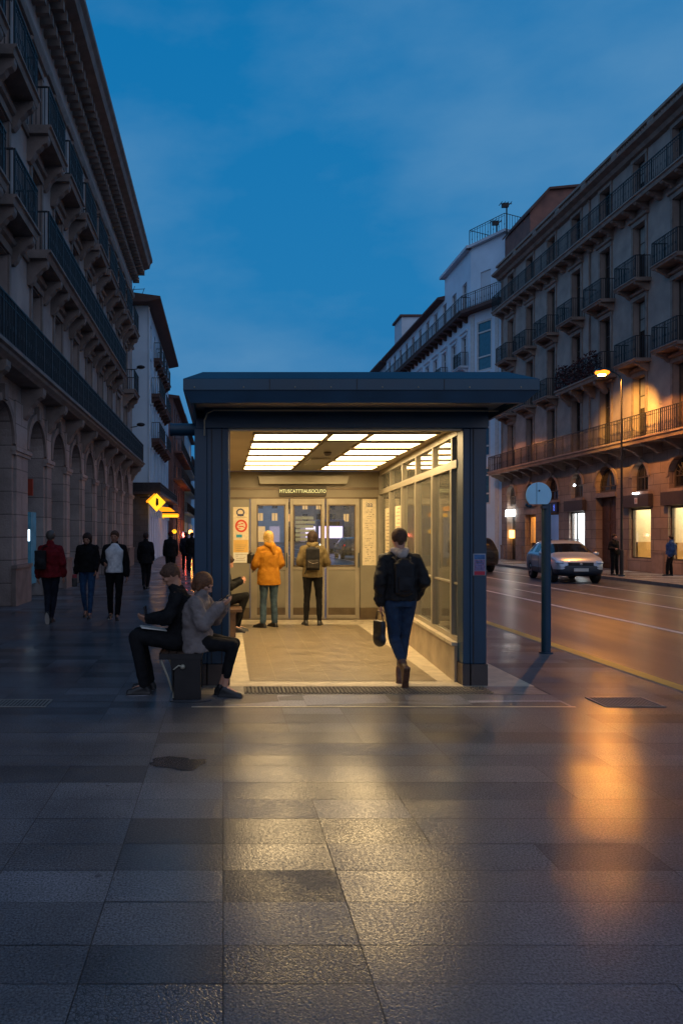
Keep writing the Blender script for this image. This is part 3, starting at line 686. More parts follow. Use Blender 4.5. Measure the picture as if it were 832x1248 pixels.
BASE = dict(pel=(0, 0, .94), waist=(0, .0, 1.08), chest=(0, -.01, 1.26), neck=(0, -.02, 1.44), head=(0, .01, 1.585),
    shR=(.158, -.01, 1.375), elR=(.205, -.04, 1.11), wrR=(.21, .04, .88), shL=(-.158, -.01, 1.375), elL=(-.205, -.04, 1.11), wrL=(-.21, .04, .88),
    hipR=(.088, 0, .92), knR=(.095, .02, .50), anR=(.095, -.02, .085), hipL=(-.088, 0, .92), knL=(-.095, .02, .50), anL=(-.095, -.02, .085),
    fdR=(.12, 1, 0), fdL=(-.12, 1, 0), face=(0, 1, 0), hdR=None, hdL=None, pnR=(-1, 0, 0), pnL=(1, 0, 0))
def hand(B, wr, d, pn, side, curl, s=1.0, fr=.0092):
    d = d.normalized(); pn = (pn - d * pn.dot(d)).normalized(); w = d.cross(pn) * (1 if side > 0 else -1)
    # palm
    for k in range(4):
        o = (k - 1.5) * .019 * s
        B.cap(wr + d * .012 * s + w * o * .6, .013 * s, wr + d * .085 * s + w * o, .0115 * s, 8, 2)
        L = (.068, .08, .076, .06)[k] * s; p = wr + d * .085 * s + w * o; dd = d.copy()
        for seg, fr_ in ((.45, 0), (.32, 1), (.23, 2)):
            ang = curl * (.55 + .35 * fr_)
            dd = (dd * math.cos(ang) + pn * math.sin(ang)).normalized(); q = p + dd * L * seg
            B.cap(p, fr * s * (1 - .1 * fr_), q, fr * s * (.93 - .1 * fr_), 8, 1); p = q
    p = wr + d * .028 * s + w * (-.026) * s; q = p + (d * .6 - w * .65 + pn * .25).normalized() * .042 * s; B.cap(p, .0135 * s, q, .0105 * s, 8, 1)
    B.cap(q, .0105 * s, q + (d * .9 - w * .1 + pn * (.2 + curl * .5)).normalized() * .034 * s, .009 * s, 8, 1)
def figure(name, loc, rz, label, J=None, s=1.0, skin='a', vox=.009, jacket=None, shirt=None, legs=None, shoes=None, hair=None, hood=None, curl=.55, wom=False, cap=None, group=None, cat='person', extra=None):
    root = empty(name, loc, rz, label, cat, group); root.scale = (s, s, s)
    j = dict(BASE); j.update(J or {}); j = {k: (Vector(v) if v is not None else None) for k, v in j.items()}
    lat = (j['shR'] - j['shL']).normalized(); latp = (j['hipR'] - j['hipL']).normalized()
    if wom: k_ = .92
    else: k_ = 1.0
    face = j['face'].normalized(); H = j['head']
    up = (H - j['neck']).normalized(); up = (up * .5 + V(0, 0, 1)).normalized(); up = (up - face * up.dot(face)).normalized(); side = face.cross(up)
    # ---- body
    B = Blob()
    def E(c, r, n=20):   # ellipsoid in the head's frame
        m_ = MB(); m_.ball((0, 0, 0), r, n)
        B.mb.add([H + side * v[0] + face * v[1] + up * v[2] for v in m_.v], m_.f)
    def Ep(x, y, z): return H + side * x + face * y + up * z
    E((0, 0, 0), (.072, .088, .10))
    B.ball(Ep(0, -.018, .028), .078); B.ball(Ep(0, .042, -.055), (.05, .05, .05)); B.cap(Ep(0, .055, -.07), .03, Ep(0, .03, -.075), .045)
    B.cap(Ep(0, .082, .012), .010, Ep(0, .108, -.028), .013, 8); B.ball(Ep(.012, .093, -.033), .009, 8); B.ball(Ep(-.012, .093, -.033), .009, 8)
    B.cap(Ep(-.03, .078, .025), .012, Ep(.03, .078, .025), .012, 8)
    B.cap(Ep(-.018, .083, -.058), .008, Ep(.018, .083, -.058), .008, 8)
    for q in (-1, 1): B.cap(Ep(q * .072, -.008, .012), .011, Ep(q * .070, -.002, -.018), .008, 8); B.ball(Ep(q * .042, .058, -.012), .024, 10)
    B.cap(j['neck'] - up * .02, .056 * k_, H - up * .05 - face * .015, .052 * k_)
    B.loft([j['pel'] - V(0, 0, .06), j['pel'], j['waist'], j['chest'], (j['shR'] + j['shL']) / 2 + up * .0, j['neck']],
           [.13, .15 * k_, .125 * k_, .15 * k_, .14 * k_, .055], [.085, .09, .085, .10, .075, .05], lat)
    for q in 'RL':
        B.cap(j['sh' + q], .052 * k_, j['el' + q], .038 * k_); B.cap(j['el' + q], .038 * k_, j['wr' + q], .025 * k_)
        lk = .74 if legs else 1
        B.cap(j['hip' + q], .08 * lk, j['kn' + q], .048 * lk); B.cap(j['kn' + q], .048 * lk, j['an' + q], .033 * (.85 if legs else 1))
        d = j['hd' + q] if j['hd' + q] is not None else (j['wr' + q] - j['el' + q])
        hand(B, j['wr' + q], d, j['pn' + q], 1 if q == 'R' else -1, curl, .95 * k_)
        fd = j['fd' + q].normalized(); B.cap(j['an' + q], .033, j['an' + q] + fd * .12 - (V(0, 0, 1) if abs(fd.z) < .5 else V(0, .9, .3)) * .04, .02)
    bo = B.fuse('body', [SKIN[skin], EYE, LIP], root, vox=vox, smooth=2)
    for p in bo.data.polygons:
        c = p.center
        for q in (-1, 1):
            if (c - Ep(q * .031, .083, .008)).length < .011: p.material_index = 1
        if abs((c - H).dot(up) + .058) < .008 and (c - H).dot(face) > .075 and abs((c - H).dot(side)) < .022: p.material_index = 2
    # ---- hair
    if hair:
        B = Blob(); st = hair.get('style', 'short')
        if st == 'short':
            B.mb.add([Ep(v[0], v[1] - .02, v[2] + .032) for v in MB().ball((0, 0, 0), (.087, .099, .093), 24).v], MB().ball((0, 0, 0), (1, 1, 1), 24).f)
            B.cap(Ep(0, -.06, -.01), .05, Ep(0, -.055, -.045), .035); 
            for q in (-1, 1): B.cap(Ep(q * .055, -.02, .03), .03, Ep(q * .06, -.03, -.02), .018)
            B.cap(Ep(-.035, .055, .075), .024, Ep(.035, .055, .075), .024)
        elif st == 'long':
            B.mb.add([Ep(v[0], v[1] - .02, v[2] + .025) for v in MB().ball((0, 0, 0), (.09, .1, .1), 24).v], MB().ball((0, 0, 0), (1, 1, 1), 24).f)
            B.cap(Ep(0, -.05, 0), .075, Ep(.0, -.07, -.16), .055)
            for q in (-1, 1): B.cap(Ep(q * .065, -.01, .03), .034, Ep(q * .07, -.02, -.12), .026)
        elif st == 'bob':
            B.mb.add([Ep(v[0], v[1] - .02, v[2] + .02) for v in MB().ball((0, 0, 0), (.094, .105, .1), 24).v], MB().ball((0, 0, 0), (1, 1, 1), 24).f)
            B.cap(Ep(0, -.05, 0), .075, Ep(.0, -.055, -.06), .06)
            for q in (-1, 1): B.cap(Ep(q * .06, .0, .03), .036, Ep(q * .066, .0, -.06), .026)
        B.fuse('hair', hair['m'], root, vox=.007 if vox < .01 else .012, smooth=2, wr=hair.get('wr', .007), tex='hair')
    if cap:
        B = Blob(); f_ = MB().ball((0, 0, 0), (.092, .102, .078), 24)
        B.mb.add([Ep(v[0], v[1] - .018, max(v[2], -.02) + .06) for v in f_.v], f_.f); B.fuse('hat', cap, root, vox=.01, smooth=2)
    # ---- upper garments
    pu = (j['chest'] - j['pel']).normalized()
    def torso(B, g, dn, fy=0, kx=1, ky=1, flare=0):
        f = lat.cross(pu) * -1; o = f * fy
        hem = j['pel'] - pu * dn
        B.loft([hem + o, j['pel'] + o, j['waist'] + o, j['chest'] + o, (j['chest'] + (j['shR'] + j['shL']) / 2) / 2 + o, (j['shR'] + j['shL']) / 2 - up * .0 + o, j['neck'] + up * .0 + o * .5],
               [kx * (.155 + g + flare), kx * (.155 + g + flare * .6), kx * (.142 + g), kx * (.165 * k_ + g), kx * (.170 * k_ + g * .9), kx * (.112 * k_ + g * .5), .060 + g * .3],
               [ky * (.112 + g + flare * .5), ky * (.112 + g), ky * (.102 + g), ky * (.115 + g), ky * (.105 + g), ky * (.08 + g * .8), .06 + g * .4], lat)
    if shirt:
        B = Blob(); torso(B, .012, shirt.get('hem', .05), shirt.get('fy', 0)); B.fuse('shirt', shirt['m'], root, vox=.012, smooth=3, wr=.014)
    if jacket:
        B = Blob(); g = jacket.get('g', .025); torso(B, g, jacket.get('hem', .08), jacket.get('fy', 0), jacket.get('kx', 1), jacket.get('ky', 1), jacket.get('flare', 0))
        ag = jacket.get('ag', g)
        for q in 'RL':
            sh, el, wr = j['sh' + q], j['el' + q], j['wr' + q]
            B.cap(sh - up * .012, .05 * k_ + ag * .8, el, .043 * k_ + ag); B.cap(el, .043 * k_ + ag, wr - (wr - el).normalized() * .02, .033 * k_ + ag * .8)
            B.cap(sh - up * .012, .048 * k_ + ag * .8, j['neck'] - up * .035, .05 + ag * .4)
        B.cap(j['neck'] - up * .02, .064 + g * .3, j['neck'] + up * jacket.get('collar', .03), .06 + g * .3)
        B.fuse('jacket', jacket['m'], root, vox=jacket.get('vox', .011), smooth=3, wr=jacket.get('wr', .03))
    if hood:
        B = Blob(); f = face
        n0 = j['neck']; B.cap(n0 + side * .07 + up * .02 - f * .01, .04, n0 - f * .10 - up * .035, .052); B.cap(n0 - side * .07 + up * .02 - f * .01, .04, n0 - f * .10 - up * .035, .052)
        if hood.get('up'): 
            B.mb.add([Ep(v[0], v[1] - .03, v[2] + .02) for v in MB().ball((0, 0, 0), (.105, .105, .125), 24).v], MB().ball((0, 0, 0), (1, 1, 1), 24).f)
            B.cap(Ep(0, -.04, -.05), .085, n0, .09)
        if hood.get('long'): B.cap(n0 - f * .09 - up * .02, .07, n0 - f * .125 - up * .15, .03)
        B.fuse('hood', hood['m'], root, vox=.01, smooth=3, wr=.02)
    # ---- trousers
    if legs:
        B = Blob(); g = legs.get('g', .012) + .008; hh = (j['hipR'] + j['hipL']) / 2
        B.loft([j['pel'] - pu * .0 + (hh - j['pel']) - V(0, 0, .06) * (1 if pu.z > .8 else .3), j['pel'], j['pel'] + pu * .10], [.15 + g, .158 + g, .14 + g], [.10 + g, .11 + g, .095 + g], latp)
        for q in 'RL':
            hp, kn, an = j['hip' + q], j['kn' + q], j['an' + q]
            B.cap(hp, .088 + g, hp.lerp(kn, .55), .07 + g); B.cap(hp.lerp(kn, .55), .07 + g, kn, .053 + g)
            ca = kn.lerp(an, .3) + (hp - kn).normalized().cross(lat).normalized() * .0
            B.cap(kn, .053 + g, ca, .052 + g); B.cap(ca, .052 + g, an + (kn - an).normalized() * legs.get('up', .02), legs.get('cuff', .04) + g)
        B.fuse('trousers', legs['m'], root, vox=.011, smooth=3, wr=legs.get('wr', .022))
    if shoes:
        for q in 'RL':
            B = Blob(); an = j['an' + q]; fd = j['fd' + q].normalized(); sh_ = (j['kn' + q] - an).normalized()
            un = (sh_ - fd * sh_.dot(fd)).normalized(); la = fd.cross(un)
            if abs(fd.z) < .3: un = (V(0, 0, 1) - fd * fd.z).normalized(); la = fd.cross(un)
            heel = an - fd * .035 - un * .05; toe = an + fd * .16 - un * .058
            B.cap(an + un * (shoes.get('top', .0) - .005), .042, heel, .036); B.cap(an - un * .015, .04, an + fd * .09 - un * .045, .036)
            B.cap(heel, .036, toe - fd * .04, .036, 14, 3); B.cap(an + fd * .08 - un * .052, .034, toe, .026)
            B.obb((heel + toe) / 2 - un * .026, la * .037, fd * .128, un * .010)
            if shoes.get('top', 0): B.cap(an, .043, an + sh_ * shoes['top'], .048)
            B.fuse('shoe', shoes['m'], root, vox=.009, smooth=2, wr=.004)
            if shoes.get('sole'):
                b = MB(); c = (heel + toe) / 2 - un * .034; v = []
                for k in range(20):
                    a = 2 * PI * k / 20; w = .041 * (1 + .12 * math.cos(a)); v.append(c + fd * .132 * math.cos(a) + la * w * math.sin(a))
                n = 20; b.add(v + [p - un * .012 for p in v], [tuple(range(n)), tuple(range(2 * n - 1, n - 1, -1))] + [(i, i + n, (i + 1) % n + n, (i + 1) % n) for i in range(n)])
                b.build('sole', shoes['sole'], root)
    return root
def rounded(name, parts, m, loc, rz, label, cat, vox=.01, wr=.012, rx=0, group=None):
    """a bag: first entry is the top-level mesh's shape (box sizes), fused soft"""
    root = empty(name, loc, rz, label, cat, group); root.rotation_euler = (rx, 0, rz)
    for nm, shapes, mm in parts:
        B = Blob()
        for sh in shapes:
            if sh[0] == 'b': B.obb(sh[1], (sh[2][0], 0, 0), (0, sh[2][1], 0), (0, 0, sh[2][2]))
            elif sh[0] == 'e': B.ball(sh[1], sh[2])
            elif sh[0] == 't':
                for p, q in zip(sh[1][:-1], sh[1][1:]): B.cap(p, sh[2], q, sh[2], 8, 2)
        B.fuse(nm, mm, root, vox=min(vox, .008) if any(s_[0] == 't' and s_[2] < .012 for s_ in shapes) else vox, smooth=12 if shapes[0][0] != 't' else 1, wr=wr if shapes[0][0] != 't' else 0)
    return root
HAIRD = mat('dark brown hair', (.030, .014, .009), .8, var=.5, vscale=60); HAIRB = mat('brown hair', (.08, .036, .018), .8, var=.5, vscale=60); HAIRY = mat('blonde hair', (.42, .26, .07), .5, var=.35, vscale=60)
HAIRR = mat('ginger brown hair', (.13, .05, .018), .75, var=.4, vscale=60)
BLACK = cloth('black cloth', (.008, .008, .009)); BLACKJ = cloth('black puffer', (.012, .0115, .012), .6); NAVY = cloth('navy cloth', (.014, .018, .03))
DENIM = cloth('blue denim', (.035, .10, .21), .85, (.018, .05, .12)); DENIM2 = cloth('faded denim', (.07, .12, .16), .85, (.035, .06, .09)); DDEN = cloth('dark denim', (.02, .028, .05))
ORANGE = cloth('orange coat', (.46, .20, .014), .8, (.36, .14, .010)); OLIVE = cloth('olive jacket', (.20, .15, .07), .8, (.13, .10, .045)); GREY = cloth('grey taupe coat', (.22, .18, .165), .8, (.16, .13, .12))
RED = cloth('dark red coat', (.20, .010, .014), .85, (.11, .006, .01)); WHITE = cloth('white shirt', (.85, .87, .9)); GREYH = cloth('grey jersey', (.42, .36, .32)); BROWNL = mat('brown leather', (.10, .045, .025), .45, vscale=20, var=.4, bump=.2)
BLKL = mat('black leather', (.015, .014, .014), .4, var=.3); SOLEW = mat('pale rubber sole', (.55, .52, .46), .6); BLUEC = cloth('blue rain jacket', (.02, .07, .22), .6)
BAGM = cloth('black nylon', (.012, .012, .014), .55); SOCK = cloth('grey sock', (.4, .37, .34))

# the man walking in
mw = figure('person', (1.93, 8.06, 0), R(2), 'person in black puffer jacket, blue jeans and brown boots walking into the shelter', dict(
    pel=(0, .0, .94), chest=(0, .03, 1.25), neck=(0, .03, 1.44), head=(.0, .05, 1.585), face=(0, .98, -.2), shR=(.168, .02, 1.37), shL=(-.168, .02, 1.37),
    elR=(.25, -.03, 1.12), wrR=(.19, .08, .95), elL=(-.24, -.06, 1.12), wrL=(-.225, -.02, .88),
    hipL=(-.088, 0, .91), knL=(-.055, .05, .50), anL=(-.02, -.22, .215), fdL=(.02, .42, -.95), knR=(.075, .12, .50), anR=(.02, .10, .085), fdR=(.35, 1, 0)),
    jacket=dict(m=BLACKJ, g=.030, hem=.03, wr=.05, collar=.0), legs=dict(m=DDEN, g=.0, cuff=.034, up=.06), shoes=dict(m=BROWNL, top=.08), hair=dict(m=HAIRB), hood=dict(m=GREYH))
for o in mw.children:
    if o.name.startswith('trousers'): o.data.materials[0] = cloth('jeans of the walker', (.022, .05, .10), .85, (.014, .026, .055))
bp1 = rounded('backpack', [('pack', [('b', (0, -.05, -.02), (.10, .045, .16)), ('e', (0, -.045, .12), (.09, .045, .08)), ('e', (0, -.05, -.16), (.10, .05, .06))], BAGM), ('pocket', [('b', (0, -.10, -.08), (.075, .02, .075)), ('e', (0, -.1, -.08), (.07, .03, .09))], BAGM),
    ('strap', [('t', [(-.07, -.03, .15), (-.09, .03, .20), (-.11, .13, .16)], .014), ('t', [(.07, -.03, .15), (.09, .03, .20), (.11, .13, .16)], .014)], BAGM)],
    None, (1.93, 7.955, 1.19), R(2), 'black backpack on the back of the man in the puffer jacket', 'backpack')
rounded('briefcase', [('body', [('b', (0, 0, -.22), (.032, .075, .12)), ('e', (0, 0, -.30), (.05, .10, .09))], BLKL), ('handle', [('t', [(0, -.06, -.10), (0, -.035, -.0), (0, .035, -.0), (0, .06, -.10)], .008)], BLKL)],
    None, (1.70, 8.05, .80), R(28), 'black soft briefcase hanging from the left hand of the man walking in', 'bag')
# woman in orange
figure('person', (.80, 12.95, 0), R(12), 'blonde person in long orange hooded coat and jeans facing the shelter doors', dict(head=(-.01, .02, 1.575), face=(-.35, .9, -.1),
    shR=(.15, 0, 1.36), shL=(-.15, 0, 1.36), elL=(-.235, .02, 1.12), wrL=(-.22, .2, 1.04), elR=(.215, .0, 1.12), wrR=(.17, .18, 1.0),
    knL=(-.09, .02, .5), anL=(-.12, -.05, .085), anR=(.11, .01, .085), fdL=(-.75, .6, 0), fdR=(-.4, 1, 0)), wom=True,
    jacket=dict(m=ORANGE, g=.035, hem=.19, flare=.02, wr=.03), legs=dict(m=DENIM2, g=.002, cuff=.045), shoes=dict(m=BLKL), hair=dict(m=HAIRY, style='long'), hood=dict(m=ORANGE, long=True))
rounded('handbag', [('body', [('b', (0, 0, 0), (.05, .09, .085)), ('e', (0, 0, .06), (.05, .09, .06))], BLKL), ('strap', [('t', [(0, .0, -.06), (.03, .02, -.18), (.02, .0, -.24)], .012)], BLKL)],
    None, (.50, 13.05, 1.20), R(20), 'black handbag held up at the left side of the orange coat', 'bag')
# backpacker
figure('person', (1.60, 13.22, 0), R(-6), 'person in olive jacket and black trousers with a backpack at the middle door', dict(head=(.0, .03, 1.575), face=(.2, .95, -.25), neck=(0, .0, 1.44),
    elR=(.26, .03, 1.14), wrR=(.20, .2, 1.08), elL=(-.235, .0, 1.13), wrL=(-.15, .2, 1.08), anL=(-.12, -.02, .085), anR=(.12, .0, .085), knL=(-.10, .03, .5), knR=(.115, .02, .5), fdL=(-.3, 1, 0), fdR=(.2, 1, 0)),
    jacket=dict(m=OLIVE, g=.03, hem=.07, wr=.035), legs=dict(m=BLACK, g=-.002, cuff=.036), shoes=dict(m=BLKL, sole=SOLEW), hair=dict(m=HAIRD, style='bob'), hood=dict(m=OLIVE))
rounded('backpack', [('pack', [('b', (0, -.07, 0), (.12, .06, .19)), ('e', (0, -.06, .17), (.10, .06, .06))], BAGM), ('pocket', [('b', (.0, -.15, -.08), (.10, .035, .075))], cloth('charcoal nylon', (.04, .034, .028))),
    ('reflective_trim', [('t', [(-.08, -.19, -.03), (0, -.2, -.07), (.09, -.19, -.05)], .006)], GREYH), ('strap', [('t', [(-.08, -.03, .18), (-.09, .04, .21), (-.10, .13, .16)], .013), ('t', [(.08, -.03, .18), (.09, .04, .21), (.10, .13, .16)], .013), ('t', [(-.1, -.05, -.16), (-.14, -.06, -.26)], .01)], BAGM)],
    None, (1.585, 13.10, 1.19), R(-6), 'black backpack with grey trim worn over the olive jacket', 'backpack')
# person sitting inside, mostly behind the left post
figure('person', (.02, 12.3, 0), R(-90), 'seated person in black trousers inside the shelter, mostly hidden by the left post', dict(pel=(0, 0, .54), waist=(0, -.02, .68), chest=(0, -.02, .86), neck=(0, .0, 1.03), head=(0, .06, 1.17), face=(0, .85, -.5),
    shR=(.17, .0, .99), shL=(-.17, .0, .99), elR=(.22, .10, .78), wrR=(.13, .28, .86), elL=(-.22, .10, .78), wrL=(-.10, .28, .88), hdR=(-.6, .5, .3), hdL=(.6, .5, .2),
    hipR=(.09, 0, .52), knR=(.10, .36, .62), anR=(.08, .16, .10), hipL=(-.09, 0, .52), knL=(-.10, .33, .56), anL=(-.10, .22, .085), fdR=(.1, 1, 0)),
    jacket=dict(m=BLACK, hem=.02), legs=dict(m=BLACK, g=0, cuff=.035), shoes=dict(m=BLKL, sole=SOLEW), hair=dict(m=HAIRD))
# man on the bench, facing left
mb_ = figure('person', (-.47, 7.66, 0), R(90), 'man in black jacket sitting on the bench facing left, head bent over a tablet', dict(pel=(0, .0, .555), waist=(0, -.045, .70), chest=(0, -.05, .88), neck=(0, .01, 1.07), head=(0, .075, 1.215), face=(0, .80, -.60),
    shR=(.165, .0, 1.01), shL=(-.165, .0, 1.01), elR=(.23, .10, .80), wrR=(.11, .30, .75), elL=(-.21, .09, .79), wrL=(-.10, .30, .77), hdR=(-.25, .6, .15), hdL=(.3, .6, .1), pnR=(-.8, .1, .5), pnL=(.8, .1, .5),
    hipR=(.095, .03, .545), knR=(.13, .42, .60), anR=(.12, .30, .095), hipL=(-.095, .03, .545), knL=(-.12, .43, .60), anL=(-.12, .33, .095), fdR=(.1, 1, .0), fdL=(-.08, 1, 0)), skin='b', vox=.007,
    jacket=dict(m=BLACK, g=.026, hem=.05, wr=.045), legs=dict(m=BLACK, g=.006, cuff=.045), shoes=dict(m=BLKL, sole=mat('grey rubber sole', (.2, .2, .22), .6)), hair=dict(m=HAIRB), curl=.45)
tb = empty('tablet', (-.80, 7.66, .80), R(90), 'dark tablet case held upright by the seated man on his knees', 'tablet'); tb.rotation_euler = (R(-8), 0, R(90))
MB().box(-.10, .10, -.006, .006, -.07, .10).build('case', BLKL, tb, bevel=.004); MB().box(-.09, .09, -.0085, -.0065, -.06, .09).build('screen', M['pane'], tb)
pr = MB().box(-.13, .13, -.10, .10, 0, .006).box(-.12, .10, -.09, .10, .007, .011).build('newspaper', M['paperw']); pr.location = (-.72, 7.62, .668); pr.rotation_euler = (0, R(8), R(12)); tag(pr, 'folded white papers lying on the lap of the seated man', 'papers')
# woman on the bench, facing right
figure('person', (-.25, 7.56, 0), R(-105), 'woman in taupe coat and black trousers sitting on the bench facing right with a phone', dict(pel=(0, .0, .55), waist=(0, -.03, .69), chest=(0, -.03, .84), neck=(0, .02, 1.00), head=(-.01, .05, 1.135), face=(0.1, .84, -.5),
    shR=(.165, .02, .96), shL=(-.165, .02, .96), elR=(.21, .10, .74), wrR=(.08, .25, .93), elL=(-.2, .12, .76), wrL=(-.07, .25, .94), hdR=(-.3, .8, .35), hdL=(.35, .8, .3), pnR=(-.6, 0, .8), pnL=(.6, 0, .8),
    hipR=(.09, .03, .54), knR=(.07, .38, .53), anR=(.03, .28, .085), hipL=(-.09, .03, .54), knL=(-.08, .36, .53), anL=(-.05, .22, .085), fdR=(.0, 1, 0), fdL=(.1, 1, 0)), wom=True, vox=.007,
    jacket=dict(m=GREY, g=.038, hem=.10, flare=.035, wr=.05), legs=dict(m=BLACK, g=-.004, cuff=.034, up=.14), shoes=dict(m=BLKL, sole=SOLEW), hair=dict(m=HAIRR, style='bob'), curl=.7)
ph = empty('phone', (-.005, 7.47, .985), R(-105), 'small dark phone held in both hands by the woman on the bench', 'phone'); ph.rotation_euler = (R(35), 0, R(-105))
MB().box(-.036, .036, -.07, .07, -.004, .004).build('case', BLKL, ph, bevel=.003); MB().box(-.032, .032, -.065, .065, .0045, .0055).build('screen', M['pane'], ph)

# walkers on the left
figure('person', (W2(62, 13.6), 13.6, 0), R(4), 'grey haired person in dark red coat walking away on the left pavement', dict(hipL=(-.085, 0, .91), knL=(-.06, .05, .5), anL=(-.03, -.2, .2), fdL=(0, .45, -.9), knR=(.05, .1, .5), anR=(.0, .08, .085),
    elL=(-.225, -.02, 1.1), wrL=(-.235, .06, .84), elR=(.225, -.05, 1.10), wrR=(.24, .0, .86)), jacket=dict(m=RED, g=.042, hem=.09, flare=.03, wr=.045, ag=.028), legs=dict(m=NAVY, g=0, cuff=.035), shoes=dict(m=BLKL, sole=SOLEW), hair=dict(m=mat('grey cropped hair', (.09, .08, .07), .6), wr=.004), vox=.011, cap=None)
rounded('shoulder_bag', [('body', [('b', (0, 0, 0), (.10, .05, .17)), ('e', (0, -.02, -.06), (.10, .06, .1))], BAGM), ('strap', [('t', [(-.02, .03, .15), (.06, .1, .26), (.14, .16, .22)], .012)], BAGM)], None, (W2(52, 13.5), 13.36, 1.17), R(4), 'black shoulder bag on the back of the red coat', 'bag')
fw = dict(fdR=(.15, 1, 0), fdL=(-.1, 1, 0))
figure('person', (W2(107, 14.5), 14.5, 0), R(178), 'woman in black jacket and blue jeans walking towards the camera beside the white shirt', dict(head=(0, .03, 1.545), neck=(0, 0, 1.42), face=(.1, .9, -.35), knL=(-.09, .10, .5), anL=(-.07, .14, .085), knR=(.08, .03, .5), anR=(.06, -.12, .11), fdR=(.0, 1, -.2),
    elL=(-.20, .02, 1.10), wrL=(-.20, .16, .93), elR=(.205, -.02, 1.10), wrR=(.23, .02, .86)), wom=True, jacket=dict(m=BLACK, g=.038, ag=.024, hem=.05, flare=.02, wr=.04), legs=dict(m=DENIM, g=-.004, cuff=.035), shoes=dict(m=BLKL, sole=SOLEW), hair=dict(m=HAIRD, style='bob'), vox=.011)
rounded('handbag', [('body', [('b', (0, 0, -.06), (.05, .09, .085))], BLKL), ('pouch', [('b', (0, -.0, .03), (.045, .07, .06))], mat('red pouch', (.35, .04, .05), .6)), ('handle', [('t', [(0, -.05, .06), (0, 0, .13), (0, .05, .06)], .009)], BLKL)], None, (W2(91, 14.4), 14.42, .76), R(10), 'small red and black handbag carried by the woman in blue jeans', 'bag')
figure('person', (W2(140, 14.25), 14.25, 0), R(182), 'man in open black jacket over a white shirt walking towards the camera', dict(face=(.1, .97, -.1), knL=(-.09, .09, .5), anL=(-.06, .12, .085), knR=(.09, .02, .5), anR=(.08, -.08, .10),
    elL=(-.215, -.05, 1.1), wrL=(-.235, .02, .84), elR=(.205, .0, 1.11), wrR=(.17, .22, 1.08)), skin='b', shirt=dict(m=WHITE, fy=.045), jacket=dict(m=BLACK, g=.035, hem=.10, fy=-.05, kx=1.08, ky=.95, wr=.02), legs=dict(m=BLACK, g=.004, cuff=.04), shoes=dict(m=BLKL, sole=SOLEW), hair=dict(m=HAIRB), vox=.011)
figure('person', (W2(178, 21.8), 21.8, 0), R(-3), 'person in long black coat walking away alone in front of the grey stone base', dict(knL=(-.07, .08, .5), anL=(-.03, -.12, .13), fdL=(0, .8, -.55), knR=(.07, .1, .5), anR=(.02, .1, .085)), s=.98,
    jacket=dict(m=BLACK, g=.04, ag=.025, hem=.16, flare=.02), legs=dict(m=BLACK, cuff=.04), shoes=dict(m=BLKL), hair=dict(m=HAIRD), vox=.014)
figure('person', (W2(208, 26), 26, 0), R(10), 'stout person in black jacket and dark red cap walking in the alley', None, jacket=dict(m=BLACK, g=.065, ag=.035, hem=.1), legs=dict(m=BLACK), shoes=dict(m=BLKL), hair=dict(m=HAIRD), cap=RED, vox=.014)
figure('person', (W2(226.5, 32), 32, 0), R(0), 'dark coated person left of a pair walking down the alley beside the blue post', None, jacket=dict(m=NAVY, g=.04, hem=.2), legs=dict(m=BLACK), shoes=dict(m=BLKL), hair=dict(m=HAIRD), vox=.014)
figure('person', (W2(234, 31), 31, 0), R(-8), 'dark coated person right of a pair, nearest to the blue shelter post', None, jacket=dict(m=BLACK, g=.05, hem=.12), legs=dict(m=NAVY), shoes=dict(m=BLKL), hair=dict(m=HAIRD), vox=.014)
# far pavement
figure('person', (W2(748, 29), 29, 0), R(200), 'person in black standing by the tall lamp post across the road', dict(anL=(-.09, .06, .085), wrR=(.2, .2, 1.1)), s=.95, jacket=dict(m=BLACK, g=.035, hem=.06), legs=dict(m=BLACK), shoes=dict(m=BLKL), hair=dict(m=HAIRD), vox=.014)
figure('person', (W2(817, 28.6), 28.6, 0), R(60), 'person in a loose blue rain jacket by the shop window across the road', dict(anL=(-.07, .14, .085), knL=(-.08, .12, .5)), s=.92, jacket=dict(m=BLUEC, g=.09, hem=.04, flare=.03), legs=dict(m=BLACK), shoes=dict(m=BLKL), hair=dict(m=HAIRD), vox=.014)

# ------------------------------------------------------------------ round sign on its pole
sp_ = empty('round_sign', (4.44, 10.17, 0), 0, 'blank pale blue round sign plate on a dark pole at the kerb', 'sign')
b = MB(); b.tube([(0, 0, 0), (0, 0, 2.05)], .062, 18); b.build('pole', M['steel'], sp_, smooth=True)
b = MB(); b.tube([(0, 0, .0), (0, 0, .02)], .09, 18); b.build('base_plate', M['steel'], sp_)
cx = W2(655, 10.1) - 4.44; cz = Z2(603.5, 10.1); r = .175; v = []
for k in range(48):
    a = 2 * PI * k / 48; z = max(math.sin(a) * r, -.125); x = math.cos(a) * r
    if math.sin(a) * r < -.125: x = math.copysign(math.sqrt(r * r - .125 ** 2), x) * (abs(math.cos(a)) / math.sqrt(1 - (.125 / r) ** 2))
    v.append((cx + x, cz + z))
b = MB(); b.prism(v, 'y', -.10, -.082); pl = b.build('plate', M['disc'], sp_, bevel=.003)
MB().box(cx - .032, cx - .027, -.1025, -.1005, cz - .12, cz + .17).build('seam', M['steel'], pl)
b = MB(); b.ball((cx + .005, -.104, cz + .06), .012); b.build('bolt', M['steel'], pl)
b = MB(); b.box(-.08, .0, -.081, -.0, 1.99, 2.03); b.build('bracket', M['steel'], sp_)
b = MB(); b.tube([(cx - .16, -.06, cz - .12), (cx - .13, -.06, cz - .15), (cx - .09, -.06, cz - .15)], .02, 8); b.build('clamp', M['steel'], sp_, smooth=True)

